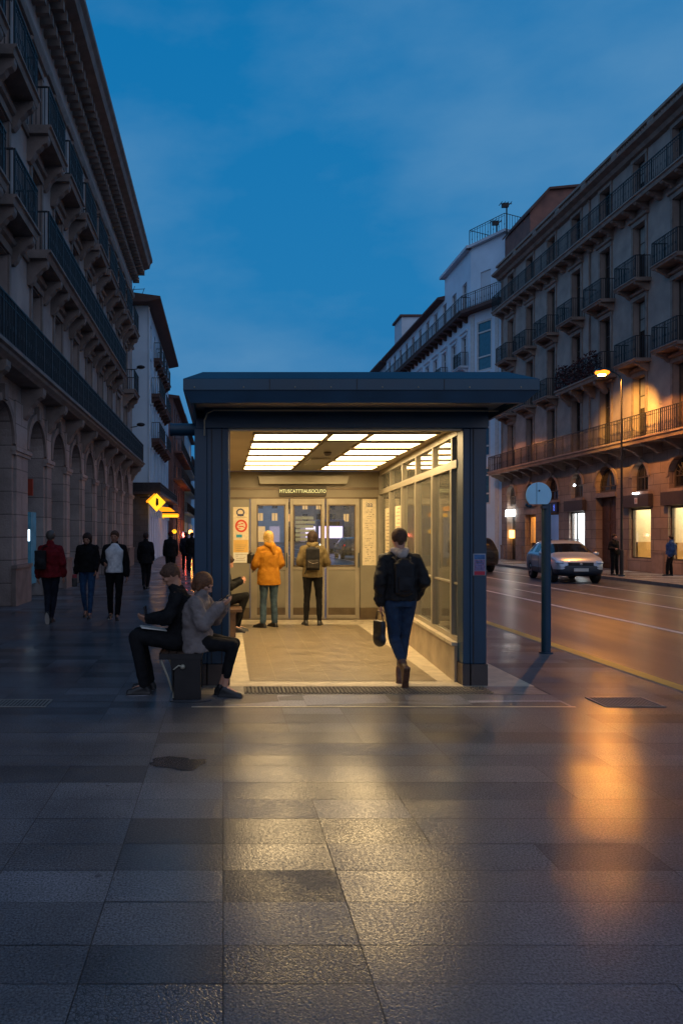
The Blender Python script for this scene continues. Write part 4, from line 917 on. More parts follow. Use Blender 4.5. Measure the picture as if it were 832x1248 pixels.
# ------------------------------------------------------------------ building kit (local frame: x along the facade, y inwards, z up)
def wall(mb, x0, x1, z0, z1, ops, mi=0, y=0):
    xs = sorted({x0, x1} | {o[0] for o in ops} | {o[1] for o in ops}); zs = sorted({z0, z1} | {o[2] for o in ops} | {o[3] for o in ops})
    xs = [x for x in xs if x0 <= x <= x1]; zs = [z for z in zs if z0 <= z <= z1]
    for a, b_ in zip(xs[:-1], xs[1:]):
        for c, d in zip(zs[:-1], zs[1:]):
            mx_, mz = (a + b_) / 2, (c + d) / 2
            if any(o[0] < mx_ < o[1] and o[2] < mz < o[3] for o in ops): continue
            mb.quad((a, y, c), (b_, y, c), (b_, y, d), (a, y, d), mi)
    for o in ops:
        a, b_, c, d, dep = o[:5]; arch = len(o) > 5 and o[5]
        yy = y + dep; r = (b_ - a) / 2; zs_ = d - r if arch else d
        mb.quad((a, y, c), (a, yy, c), (a, yy, zs_), (a, y, zs_), mi); mb.quad((b_, y, c), (b_, yy, c), (b_, yy, zs_), (b_, y, zs_), mi)
        mb.quad((a, y, c), (b_, y, c), (b_, yy, c), (a, yy, c), mi)
        if not arch: mb.quad((a, y, d), (b_, y, d), (b_, yy, d), (a, yy, d), mi)
        else:
            n = 16; cx = (a + b_) / 2
            P_ = [(cx - r * math.cos(PI * k / n), zs_ + r * math.sin(PI * k / n)) for k in range(n + 1)]
            for p, q in zip(P_[:-1], P_[1:]):
                mb.quad((p[0], y, p[1]), (q[0], y, q[1]), (q[0], y, d), (p[0], y, d), mi)
                mb.quad((p[0], y, p[1]), (q[0], y, q[1]), (q[0], yy, q[1]), (p[0], yy, p[1]), mi)
def arch_ring(mb, cx, zs, r0, r1, y0, y1, leg=0, mi=0, n=16):
    P_ = [(math.cos(PI * k / n), math.sin(PI * k / n)) for k in range(n + 1)]
    for (c0, s0), (c1, s1) in zip(P_[:-1], P_[1:]):
        v = [(cx + r * c, y, zs + r * s) for y in (y0, y1) for (r, c, s) in ((r0, c0, s0), (r1, c0, s0), (r1, c1, s1), (r0, c1, s1))]
        mb.add(v, [(0, 1, 2, 3), (7, 6, 5, 4), (0, 4, 5, 1), (1, 5, 6, 2), (2, 6, 7, 3), (3, 7, 4, 0)], mi)
    if leg:
        mb.box(cx - r1, cx - r0, y0, y1, zs - leg, zs - .002, mi); mb.box(cx + r0, cx + r1, y0, y1, zs - leg, zs - .002, mi)
def corbel(mb, x, w, d, z, h, y0=0):
    pts = [(y0, z), (y0 - d, z), (y0 - d, z - .16 * h), (y0 - .92 * d, z - .28 * h), (y0 - .72 * d, z - .36 * h), (y0 - .6 * d, z - .5 * h), (y0 - .42 * d, z - .62 * h), (y0 - .3 * d, z - .85 * h), (y0 - .15 * d, z - h), (y0, z - h)]
    mb.prism(pts, 'x', x - w / 2, x + w / 2)
def railing(mb, x0, x1, yo, z, h=.95, yi=-.02, sp=.10, t=.02, ends=True):
    mb.box(x0, x1, yo - .02, yo + .02, z + h - .03, z + h); mb.box(x0, x1, yo - .012, yo + .012, z + .06, z + .08); mb.box(x0, x1, yo - .012, yo + .012, z + h - .16, z + h - .145)
    n = max(2, int((x1 - x0) / sp))
    for i in range(n + 1):
        x = x0 + (x1 - x0) * i / n; T = t * (1.9 if i % 8 == 0 else 1)
        mb.box(x - T / 2, x + T / 2, yo - T / 2, yo + T / 2, z, z + h - .031)
        if i % 8 and i % 2: mb.box(x - .028, x + .028, yo - .008, yo + .008, z + .34, z + .44)
    if ends:
        for x in (x0, x1):
            mb.box(x - .02, x + .02, yo + .021, yi, z + h - .03, z + h)
            m_ = max(2, int((yi - yo) / sp))
            for i in range(1, m_ + 1): yy = yo + (yi - yo) * i / m_ - .01; mb.box(x - t / 2, x + t / 2, yy - t / 2, yy + t / 2, z, z + h - .031)
def window_proto(w, h, fm, pm, parent, name='window', shut=0, lintel=None, sill=False, y=.22, seed=0, panem=None):
    """french window in local coords centred on x=0, bottom z=0"""
    b = MB(); t = .07
    b.box(-w / 2, -w / 2 + t, y - .05, y, 0, h).box(w / 2 - t, w / 2, y - .05, y, 0, h).box(-w / 2 + t, w / 2 - t, y - .05, y, h - t, h).box(-w / 2 + t, w / 2 - t, y - .05, y, 0, t).box(-.035, .035, y - .055, y, t, h - t)
    b.box(-w / 2 + t, -.036, y - .045, y - .005, h * .70, h * .70 + .05).box(.036, w / 2 - t, y - .045, y - .005, h * .70, h * .70 + .05)
    o = b.build(name, fm, parent)
    MB().quad((-w / 2 + t, y - .02, t), (w / 2 - t, y - .02, t), (w / 2 - t, y - .02, h - t), (-w / 2 + t, y - .02, h - t)).build('pane', panem or M['pane'], o)
    if shut == 1: MB().box(-w / 2 + t + .002, -.037, y - .036, y - .022, t, h - t).build('inner_shutter', M['shutter'], o)
    if shut == 2: MB().box(-w / 2 + t + .002, -.037, y - .032, y - .022, h * .52, h - t).box(.037, w / 2 - t - .002, y - .032, y - .022, h * .52, h - t).build('blind', M['blind'], o)
    if lintel:
        s = MB(); e = .14
        s.box(-w / 2 - e, -w / 2 - .002, -.05, .0 - .002, -.0, h + .02).box(w / 2 + .002, w / 2 + e, -.05, -.002, 0, h + .02).box(-w / 2 - e - .02, w / 2 + e + .02, -.065, -.002, h + .022, h + .20)
        s.prism([(-.002, h + .202), (-.13, h + .26), (-.16, h + .34), (-.002, h + .37)], 'x', -w / 2 - e - .12, w / 2 + e + .12)
        s.build('surround', lintel, o)
    if sill: MB().box(-w / 2 - .1, w / 2 + .1, -.1, .1, -.09, -.002).build('sill', lintel, o)
    return o
def balcony_proto(w, d, st, parent, name='balcony', h=.95, th=.15, nb=2, bh=.55, bw=.16, t=.018):
    b = MB(); b.prism([(0, 0), (-d, 0), (-d, -.05), (-d + .05, -.07), (-d + .08, -th), (0, -th)], 'x', -w / 2, w / 2); o = b.build(name, st, parent)
    r = MB(); railing(r, -w / 2 + .05, w / 2 - .05, -d + .07, .0, h, t=t); r.build('railing', M['iron'], o)
    for k in range(nb):
        c = MB(); corbel(c, -w / 2 + .22 + (w - .44) * k / max(1, nb - 1), bw, d * .85, -th - .002, bh); c.build('bracket', st, o)
    return o
def place(proto, spots, used):
    """first spot moves the prototype itself, the rest are copies with their parts"""
    out = []
    for (x, z) in spots:
        o = proto if not used.get(proto.name) else dup(proto, proto.parent)
        used[proto.name] = 1; o.location = (x, 0, z); out.append(o)
    return out
USED = {}
def shell(L, D, H, m, parent, x0=0, yf=.0, name='outer_wall'):
    """side walls, back and flat roof behind the facade"""
    b = MB(); b.quad((x0, yf, 0), (x0, D, 0), (x0, D, H), (x0, yf, H)).quad((x0 + L, yf, 0), (x0 + L, D, 0), (x0 + L, D, H), (x0 + L, yf, H)).quad((x0, D, 0), (x0 + L, D, 0), (x0 + L, D, H), (x0, D, H)).quad((x0, yf, H), (x0 + L, yf, H), (x0 + L, D, H), (x0, D, H))
    return b.build(name, m, parent)
def backdrop(mb, ops, y=0):
    for o in ops:
        yy = y + o[4] + .003; mb.quad((o[0] - .03, yy, o[2] - .03), (o[1] + .03, yy, o[2] - .03), (o[1] + .03, yy, o[3] + .03), (o[0] - .03, yy, o[3] + .03))
def building(loc, rz, label, group=None): return empty('building', loc, rz, label, 'building', group)

M['blind'] = mat('pale roller blind', (.34, .32, .29), .8, vscale=3)
# ---- A: arcaded stone building on the left
A = building((-4.77, 6, 0), R(90), 'dark sandstone building with tall ground floor arches, balconies and deep cornice on the left')
LA = 32.8
ast = [12 + 2.45 * k for k in range(8)] + [11.5 + 2.45 * k for k in (-1, -2, -3, -4)]
ar_ops = [(x, x + 1.64, -.01, 4.50, .8, True) for x in ast]
b = MB(); wall(b, 0, LA, 0, 5.08, ar_ops); b.build('ground_floor_wall', M['rustL'], A)
cs = sorted(x + .82 for x in ast)
zf = [5.36, 8.5, 11.55]; hf = [2.45, 2.25, 1.95]
ops = [(c - .47, c + .47, z, z + h, .35) for c in cs for z, h in zip(zf, hf)]
b = MB(); wall(b, 0, LA, 5.08, 15.3, ops); b.build('upper_wall', M['stoneL'], A)
shell(LA, 14, 15.9, M['stoneL'], A)
b = MB(); backdrop(b, ops + ar_ops); b.build('inner_face', M['shutter'], A)
for x in ast:
    b = MB(); arch_ring(b, x + .82, 3.68, .822, .99, -.07, -.002, 0); av = b.build('archivolt', M['trimL'], A)
    b = MB(); b.prism([(x + .72, 4.52), (x + .92, 4.52), (x + .97, 4.85), (x + .67, 4.85)], 'y', -.13, -.002); b.build('keystone', M['trimL'], av)
pie = [(a + 1.64, c) for a, c in zip(sorted(ast)[:-1], sorted(ast)[1:])] + [(12 + 17.15 + 1.64, LA)]
for a, c in pie:
    b = MB(); b.box(a - .02, c + .02, -.09, -.002, 3.44, 3.52); b.box(a - .03, c + .03, -.12, -.002, 3.521, 3.62)
    m_ = (a + c) / 2; hw = (c - a) / 2 - .17
    b.box(m_ - hw, m_ + hw, -.06, -.002, .93, 3.4395); b.box(m_ - hw, m_ + hw, -.05, -.002, 3.6205, 4.7)
    b.build('pilaster', M['rustL'], A)
    b = MB(); b.box(a - .03, c + .03, -.10, -.003, 0, .85); b.box(a - .05, c + .05, -.13, -.003, .8505, .925); b.build('plinth', M['trimL'], A)
for x in ast:
    b = MB(); b.box(x + .02, x + 1.62, .70, .78, .0, .5)
    b.box(x + .1, x + .18, .70, .78, .5, 3.4); b.box(x + 1.46, x + 1.54, .70, .78, .5, 3.4); b.box(x + .02, x + 1.62, .70, .78, 3.4, 3.6)
    sf_ = b.build('shop_frame', M['winframe'], A)
    MB().quad((x + .1, .76, .5), (x + 1.54, .76, .5), (x + 1.54, .76, 3.4), (x + .1, .76, 3.4)).build('pane', M['pane'], sf_)
# continuous first floor balcony
b = MB(); b.prism([(0, 5.34), (-.66, 5.34), (-.66, 5.27), (-.60, 5.24), (-.58, 5.18), (-.50, 5.12), (-.46, 5.082), (0, 5.082)], 'x', 0, LA + .1); lb = b.build('long_balcony', M['trimL'], A)
b = MB(); railing(b, .05, LA, -.58, 5.34, .95, t=.022); b.build('railing', M['iron'], lb)
for c in cs:
    for d in (-1.02, ): 
        b = MB(); corbel(b, c + d - .2, .30, .52, 5.08, .72, -.002); b.build('bracket', M['trimL'], lb)
b = MB(); corbel(b, LA - .6, .34, .52, 5.08, .72, -.002); b.build('bracket', M['trimL'], lb)
# string courses and cornice
b = MB()
for z in (8.22, 11.28): b.prism([(-.002, z), (-.06, z), (-.10, z + .08), (-.10, z + .14), (-.002, z + .16)], 'x', 0, LA + .05)
b.prism([(-.002, 14.0), (-.08, 14.0), (-.12, 14.12), (-.12, 14.2), (-.002, 14.24)], 'x', 0, LA + .08); b.build('string_course', M['trimL'], A)
b = MB(); b.prism([(-.002, 15.2), (-.12, 15.2), (-.16, 15.42), (-.55, 15.62), (-.86, 15.72), (-.92, 15.95), (-1.02, 16.05), (-1.02, 16.2), (.4, 16.35), (.4, 15.2)], 'x', 0, LA + .5); b.build('cornice', M['trimL'], A)
mo = MB().box(0, .16, -.62, -.162, 15.30, 15.56).box(0, .16, -.34, -.002, 14.9, 15.15).box(.03, .13, -.30, -.162, 15.15, 15.30).build('modillion', M['trimL'], A); x = .2
while x < LA + .2:
    mo.location.x = x; x += .42
    if x < LA + .2: mo = dup(mo, A)
b = MB(); b.prism([(-.95, 16.21), (-.6, 16.5), (4, 17.6), (4, 16.36), (.4, 16.36)], 'x', 0, LA + .4); b.build('roof', M['roof'], A)
for i, (z, h) in enumerate(zip(zf, hf)):
    for v_ in (0, 1, 2):
        p = window_proto(.94, h, M['winframe'], None, A, lintel=M['trimL'], shut=v_, y=.25); place(p, [(c, z) for q, c in enumerate(cs) if (q * 5 + i * 2) % 7 % 3 == v_], USED)
p = balcony_proto(1.95, .62, M['trimL'], A, th=.2, bw=.2, bh=.62); place(p, [(c, 8.5) for c in cs if c < 12.2 or c > 28] + [(c, 11.53) for c in cs], USED)
b = MB(); bx0, bx1 = cs[4] - 1, cs[9] + 1.05
b.prism([(0, 0), (-.62, 0), (-.62, -.05), (-.56, -.08), (-.5, -.2), (0, -.2)], 'x', bx0, bx1); lb2 = b.build('long_balcony', M['trimL'], A); lb2.location.z = 8.5
b = MB(); railing(b, bx0 + .05, bx1 - .05, -.55, 0, .95); b.build('railing', M['iron'], lb2)
for c in cs[4:10]:
    for d in (-.75, .75):
        b = MB(); corbel(b, c + d, .2, .5, -.202, .6, -.002); b.build('bracket', M['trimL'], lb2)
# lit blue display cabinet and red board inside one arch
k0 = 12
M['cyanlit'] = mat('lit display', (.05, .2, .35), .4, vscale=3.5, c2=(.01, .05, .10), emit=(.08, .30, .5), es=.10)
M['whitelit'] = emitter('white shop light', (.75, .9, 1.0), 2.5)
dc = MB().box(k0 + .98, k0 + 1.5, .16, .36, .35, 2.2).build('display_cabinet', M['cyanlit'], A)
MB().box(k0 + .965, k0 + .978, .19, .25, 1.45, 1.75).build('lamp_box', M['whitelit'], dc)
M['redboard'] = mat('red sign board', (.38, .05, .025), .5)
MB().box(k0 + .98, k0 + 1.05, .12, .50, 2.62, 3.05).build('sign_board', M['redboard'], A)

# ---- B: white rendered building further down the left side
Bb = building((-4.25, 42, 0), R(90), 'white rendered building with brown overhanging eave and small balconies beyond the arcade')
LB = 15.5; wc = [1.6 + 2.45 * k for k in range(6)]
zB = [4.75, 7.35, 10.0, 12.45]
ops = [(c - .42, c + .42, z, z + (1.9 if z < 12 else 1.4), .22) for c in wc for z in zB]
sh = [(.5 + 1.55 * k, .5 + 1.55 * k + 1.2, .1, 3.2, .4) for k in range(9)]
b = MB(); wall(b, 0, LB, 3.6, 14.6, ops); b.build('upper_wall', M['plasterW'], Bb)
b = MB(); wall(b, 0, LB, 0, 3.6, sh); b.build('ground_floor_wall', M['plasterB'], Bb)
b = MB(); backdrop(b, ops); b.build('inner_face', M['shutter'], Bb)
shell(LB, 12, 14.6, M['plasterW'], Bb)
MB().box(-.04, -.002, -.02, 12, 0, 4.0).build('end_base', M['greystone'], Bb)
M['lilac'] = mat('lit lilac shop window', (.3, .25, .3), .3, emit=(.62, .50, .72), es=.55)
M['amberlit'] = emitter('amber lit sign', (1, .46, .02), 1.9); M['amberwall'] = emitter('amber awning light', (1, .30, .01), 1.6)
for s in sh:
    o = MB().quad((s[0], .38, .1), (s[1], .38, .1), (s[1], .38, 3.2), (s[0], .38, 3.2)).build('shop_window', M['lilac'], Bb)
    MB().box((s[0] + s[1]) / 2 - .03, (s[0] + s[1]) / 2 + .03, .30, .36, .1, 3.2).build('mullion', M['winframe'], o)
    MB().box(s[0] + .1, s[1] - .15, -.18, -.13, 2.62, 3.1).build('hanging_board', M['plasterW'], o)
for z in zB:
    p = window_proto(.84, 1.9 if z < 12 else 1.4, M['winwhite'], None, Bb, lintel=None, y=.16); place(p, [(c, z) for c in wc], USED)
b = MB(); b.prism([(0, 14.6), (-.75, 14.75), (-.75, 14.9), (12, 16.6), (12, 14.6)], 'x', -.8, LB + .6); b.build('eave_roof', M['brown'], Bb)
b = MB(); b.tube([(-.02, -.03, 0), (-.02, -.03, 14.5)], .05, 8); b.build('downpipe', M['plasterB'], Bb)
b = MB(); b.box(-.25, LB, -.75, -.002, 3.85, 3.98); cn = b.build('canopy', M['signdark'], Bb)
b = MB(); railing(b, -.2, LB - .1, -.68, 3.98, .55, t=.02); b.build('railing', M['iron'], cn)
b = MB(); b.box(-.60, -.045, -.75, 12, 3.85, 3.98); b.build('canopy', M['signdark'], Bb)
b = MB(); b.box(-.62, -.60, -.75, 12, 3.981, 4.5); b.build('canopy_railing', M['iron'], Bb)
p = balcony_proto(4.4, .55, M['brown'], Bb, th=.22, nb=4, bh=.3); place(p, [(4.0, 7.3), (9.6, 7.3), (4.0, 9.95), (9.4, 9.95)], USED)
p = balcony_proto(1.6, .45, M['brown'], Bb, th=.22, nb=2, bh=.3); place(p, [(wc[1], 12.4), (wc[2], 12.4), (wc[3], 12.4), (wc[4], 12.4)], USED)
b = MB(); railing(b, 0, 0 + .001, 0, 0) if 0 else None
g = MB()
for k in range(7): g.tube([(-.6, .3 + k * .55, 15.0), (-.6, .15 + k * .55, 15.4 + .1 * (k % 2))], .018, 5)
g.tube([(-.6, .2, 15.35), (-.6, 3.6, 15.2)], .018, 5); g.build('roof_rail', M['iron'], Bb)

# ---- C, D: further buildings on the left of the alley, closing ones beyond
def plain(loc, rz, L, H, D, m, label, floors, lit=0, roofm=None, seed=0, eave=.5, fm=None, sp=2.6, balc=None, grp=None):
    o = building(loc, rz, label, grp); rnd = random.Random(seed)
    n = max(1, int((L - .8) / sp)); xs = [(L - n * sp) / 2 + sp * (k + .5) for k in range(n)]
    fh = (H - 3.6) / floors; ops = [(x - .5, x + .5, 3.9 + fh * f, 3.9 + fh * f + fh * .62, .2) for x in xs for f in range(floors)]
    g = [(x - .9, x + .9, .1, 2.9, .3) for x in xs]
    b = MB(); wall(b, 0, L, 0, H, ops + g); b.build('wall', m, o); shell(L, D, H, m, o)
    lits = []; 
    for q in ops:
        on = rnd.random() < lit
        w = MB(); w.quad((q[0], .15, q[2]), (q[1], .15, q[2]), (q[1], .15, q[3]), (q[0], .15, q[3])); w = w.build('window', M['warmwin'] if on else M['pane'], o)
        MB().box((q[0] + q[1]) / 2 - .04, (q[0] + q[1]) / 2 + .04, .10, .14, q[2], q[3]).build('frame', fm or M['winframe'], w)
    for q in g: MB().quad((q[0], .25, q[2]), (q[1], .25, q[2]), (q[1], .25, q[3]), (q[0], .25, q[3])).build('shop_window', rnd.choice([M['pane'], M['lilac'], M['warmwin']] if lit else [M['pane']]), o)
    MB().prism([(-eave, H), (-eave, H + .18), (D, H + 1.6), (D, H)], 'x', -.1, L + .1).build('roof', roofm or M['roof'], o)
    if balc:
        for f in balc:
            z = 3.85 + fh * f; b = MB(); b.box(.5, L - .5, -.7, -.002, z - .15, z); bb = b.build('balcony', m, o); r = MB(); railing(r, .55, L - .55, -.64, z, .95, sp=.2); r.build('railing', M['iron'], bb)
    return o
M['warmwin'] = mat('lit warm window', (.3, .2, .1), .4, vscale=1.5, var=.5, emit=(1, .55, .2), es=.9)
plain((-3.9, 57.6, 0), R(90), 17, 12.2, 10, M['brick'], 'old red brown house with a projecting roof behind the white building', 4, lit=.1, seed=3, balc=(1, 2))
plain((-4.3, 75, 0), R(90), 25, 13.6, 10, M['plasterB'], 'pale blue grey house with balconies deep in the alley', 4, lit=.1, seed=4, balc=(0, 1, 2))
plain((-4.6, 101, 0), R(90), 26, 12, 10, M['plasterW'], 'far white house at the end of the alley', 4, lit=.15, seed=5)
plain((-18, 130, 0), 0, 15, 9.5, 10, M['brick'], 'low reddish house closing the alley at its far end', 3, lit=.3, seed=6)
plain((-3, 132, 0), 0, 14, 8, 10, M['plasterB'], 'pale low house far behind the shelter doors', 2, lit=.4, seed=7)
plain((11, 140, 0), 0, 22, 10.5, 10, M['stoneR'], 'far sandstone house at the end of the road', 3, lit=.4, seed=8)

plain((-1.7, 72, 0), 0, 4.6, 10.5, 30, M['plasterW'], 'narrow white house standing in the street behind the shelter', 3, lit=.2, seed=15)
# signs of the alley
def hang(name, label): return empty(name, (0, 0, 0), 0, label, 'sign')
sg1 = empty('shop_sign', (W2(191, 41), 41, 0), 0, 'glowing yellow diamond shop sign on the white building corner', 'sign')
zc = Z2(612.5, 41); h = .50
MB().prism([(0, zc + h * 1.02), (h, zc + .02), (0, zc - h), (-h * .95, zc + .02)], 'y', -.05, .05).build('board', M['amberlit'], sg1, bevel=.01)
MB().prism([(-.02, zc + .26), (.10, zc + .2), (.12, zc - .1), (.02, zc - .22), (-.05, zc - .1)], 'y', -.062, -.052).build('mark', M['signback'], sg1)
MB().prism([(-.12, zc + h + .02), (-h - .10, zc + .08), (-h - .04, zc - .02), (-.1, zc + h - .12)], 'y', .06, .12).build('side_board', M['amberwall'], sg1)
MB().tube([(-.95, .4, zc + .3), (-.0, .02, zc + .3)], .03, 6).build('arm', M['iron'], sg1)
sg2 = empty('awning', (-3.9, 50, 0), 0, 'lit yellow awning with dark band over the alley shop', 'awning')
MB().prism([(-.35, 3.45), (.30, 3.38), (.85, 2.95), (.85, 2.78), (-.35, 2.78)], 'y', -.5, .9).build('canvas', M['amberwall'], sg2)
MB().box(-.36, .88, -.53, -.505, 2.98, 3.1).build('band', M['signdark'], sg2)
MB().box(-.36, .88, -.53, -.505, 2.72, 2.9).build('front_strip', M['amberlit'], sg2)
sg3 = empty('shop_sign', (-3.5, 53, 0), 0, 'small round yellow shop sign below the lit awning', 'sign')
MB().tube([(0, 0, 1.75), (0, .08, 1.75)], .001, 3) 
b = MB(); b.prism([(.17 * math.cos(2 * PI * k / 20), 1.78 + .15 * math.sin(2 * PI * k / 20)) for k in range(20)], 'y', 0, .06); b.build('board', M['amberlit'], sg3)
MB().box(-.05, .02, -.012, -.002, 1.8, 1.86).build('mark', M['signback'], sg3); MB().tube([(-.4, .03, 1.78), (-.17, .03, 1.78)], .02, 6).build('arm', M['iron'], sg3)
def lantern(px, Y, py, c, label, e=60):
    z = Z2(py, Y); r = empty('street_lantern', (W2(px, Y), Y, 0), 0, label, 'lamp', 'small glowing lanterns in the alley')
    MB().tube([(0, 0, 0), (0, 0, z - .2)], [.06, .035], 8).build('post', M['iron'], r)
    b = MB(); b.ball((0, 0, z), .19, 12); b.build('globe', emitter('lantern glow ' + label[:6], c, 14), r, smooth=True)
    MB().tube([(0, 0, z - .22), (0, 0, z - .18)], .12, 10).build('collar', M['iron'], r)
    l = bpy.data.lights.new('lantern_light', 'POINT'); l.energy = e; l.color = c; l.shadow_soft_size = .15
    lo = bpy.data.objects.new('lantern_light', l); col.objects.link(lo); lo.parent = r; lo.location = (0, -.3, z)
lantern(224.5, 70, 652, (1, .12, .08), 'red glowing lantern deep in the alley', 50)
lantern(232.5, 66, 648.5, (1, .33, .05), 'orange glowing lantern nearest the blue post in the alley', 160)
M['pinkwin'] = emitter('white alley window', (.8, .7, 1), 1.6)
sb = empty('light_box', (W2(218.5, 72), 72, 0), 0, 'tall bright white advertising light box in the alley', 'sign'); MB().box(-.5, .5, 0, .2, .15, 1.9).build('frame', M['iron'], sb); MB().box(-.42, .42, -.02, -.002, .3, 1.8).build('screen', M['pinkwin'], sb)
# wall cameras at the far end of the arcade
for (py, lab) in ((448, 'upper of the two dark wall spotlights at the far end of the arcade'), (518, 'lower of the two dark wall spotlights at the far end of the arcade')):
    z = Z2(py, 38.2); r = empty('wall_spotlight', (-4.77, 38.2, z), 0, lab, 'wall lamp', 'wall spotlights on the arcade building')
    MB().tube([(0, 0, -.12), (.3, -.02, -.08), (.42, -.02, 0)], .025, 6).build('arm', M['iron'], r)
    b = MB(); b.ball((.52, -.02, .02), (.22, .14, .10), 12); b.build('head', M['iron'], r, smooth=True)

# ---- F: long sandstone building across the road
YF = 47.8
Fb = building((18, YF, 0), R(-90), 'long warm sandstone building across the road with rows of iron balconies')
LF = 31.0; fc = [1.6 + 2.85 * k for k in range(10)]
zf = [5.68, 9.1, 12.5, 15.98]; hf = [2.75, 2.65, 2.5, 1.85]
ops = [(c - .46, c + .46, z, z + h, .38) for c in fc for z, h in zip(zf, hf)]
gops = []; shops = {}
for k, c in enumerate(fc):
    if k == 0: gops.append((c - .68, c + .68, -.01, 4.65, .5, True))
    elif k == 1: gops += [(c - .6, c + .6, 3.35, 4.55, .35, True), (c - .75, c + .75, -.01, 2.75, .5)]
    elif k == 4: gops.append((c - .92, c + .92, -.01, 4.8, .45, True))
    else:
        r = .62 if k % 2 else .75
        gops += [(c - r, c + r, 3.45, 4.72, .35, True), (c - .82, c + .82, .55 if k > 2 else .35, 2.75, .3)]
        shops[k] = c
b = MB(); wall(b, 0, LF, 0, 5.2, gops); b.build('ground_floor_wall', M['rustR'], Fb)
b = MB(); wall(b, 0, LF, 5.2, 18.3, ops); b.build('upper_wall', M['stoneR'], Fb)
shell(LF, 13, 18.3, M['stoneR'], Fb)
b = MB(); backdrop(b, ops + [q for q in gops if len(q) > 5]); b.build('inner_face', M['shutter'], Fb)
for q in gops:
    if len(q) > 5:
        b = MB(); r = (q[1] - q[0]) / 2; arch_ring(b, (q[0] + q[1]) / 2, q[3] - r, r + .002, r + .16, -.06, -.002, 0)
        cx = (q[0] + q[1]) / 2; b.prism([(cx - .09, q[3] + .02), (cx + .09, q[3] + .02), (cx + .14, q[3] + .34), (cx - .14, q[3] + .34)], 'y', -.12, -.002)
        if q[2] > 1: b.box(q[0] - .2, q[1] + .2, -.12, -.002, q[2] - .12, q[2] - .002)
        b.build('archivolt', M['trimR'], Fb)
x = 0
for k, c in enumerate(fc + [LF + .9]):
    e = c - 1.0; 
    if e - x > .2: b = MB(); b.box(x + .04, e - .04, -.10, -.002, 0, .82); b.box(x + .03, e - .03, -.12, -.002, .8205, .9); b.build('plinth', M['trimR'], Fb)
    x = c + 1.0
for z, h in zip(zf, hf):
    for v_ in (0, 1, 2):
        p = window_proto(.92, h, M['winframe'], None, Fb, lintel=M['trimR'], shut=v_, y=.28); place(p, [(c, z) for i, c in enumerate(fc) if (i * 7 + int(z * 3)) % 5 % 3 == v_], USED)
def longbal(name, x0, x1, z, d, m, parent, every, th=.24, h=.95, bh=.5, sp=.13):
    b = MB(); b.prism([(0, z), (-d, z), (-d, z - .07), (-d + .06, z - .10), (-d + .1, z - th), (0, z - th)], 'x', x0, x1); o = b.build(name, m, parent)
    r = MB(); railing(r, x0 + .04, x1 - .04, -d + .08, z, h, sp=sp); r.build('railing', M['iron'], o)
    x = x0 + .3
    while x < x1: c = MB(); corbel(c, x, .2, d * .8, z - th - .002, bh, -.002); c.build('bracket', m, o); x += every
    return o
longbal('long_balcony', 0, LF, 5.62, .95, M['trimR'], Fb, 1.425, bh=.42)
longbal('long_balcony', 0, LF, 15.95, .7, M['trimR'], Fb, .95, bh=.32)
p = balcony_proto(1.75, .72, M['trimR'], Fb, bh=.36, bw=.12); place(p, [(c, 9.05) for i, c in enumerate(fc) if i not in (3, 4)] + [(c, 12.45) for c in fc], USED)
pb = longbal('long_balcony', fc[3] - .95, fc[4] + 1.0, 9.05, .75, M['trimR'], Fb, 1.2, bh=.6)
M['plant'] = mat('dark red leaves', (.07, .014, .012), .7, var=.6, vscale=12)
b = MB(); rnd = random.Random(4)
for _ in range(1500):
    x = rnd.uniform(fc[3] - .9, fc[4] + .6); zz = 9.1 + rnd.random() ** 1.2 * (1.05 + .35 * noise.noise(Vector((x * 1.7, 0, 0)))); y = rnd.uniform(-.80, -.42); s = rnd.uniform(.03, .07)
    a = Vector((rnd.uniform(-1, 1), rnd.uniform(-1, 1), rnd.uniform(-1, 1))).normalized() * s; c = a.orthogonal().normalized() * s * .7; p0 = Vector((x, y, zz))
    b.quad(p0 - a, p0 - c, p0 + a, p0 + c)
pl_ = b.build('balcony_plants', M['plant']); pl_.location = Fb.location; pl_.rotation_euler = Fb.rotation_euler; tag(pl_, 'dark reddish plants filling the long second floor balcony across the road', 'plants')
b = MB(); b.prism([(-.002, 18.0), (-.2, 18.05), (-.30, 18.2), (-.58, 18.3), (-.62, 18.42), (.3, 18.42), (.3, 18.0)], 'x', -.2, LF); b.build('cornice', M['trimR'], Fb)
b = MB(); b.box(0, LF, -.40, -.1, 18.80, 18.92); b.box(0, LF, -.36, -.14, 18.422, 18.48)
x = .1
while x < LF:
    b.box(x, x + .09, -.31, -.19, 18.48, 18.80); x += .2
for c in fc: b.box(c + 1.2, c + 1.65, -.385, -.12, 18.482, 18.798)
b.build('parapet', M['trimR'], Fb)
b = MB(); b.box(0, .22, -.05, -.002, 5.7, 18.0); b.tube([(3.0 + 2.85 * 3, -.06, 5.7), (3.0 + 2.85 * 3, -.06, 18)], .045, 6); b.build('downpipe', M['trimR'], Fb)
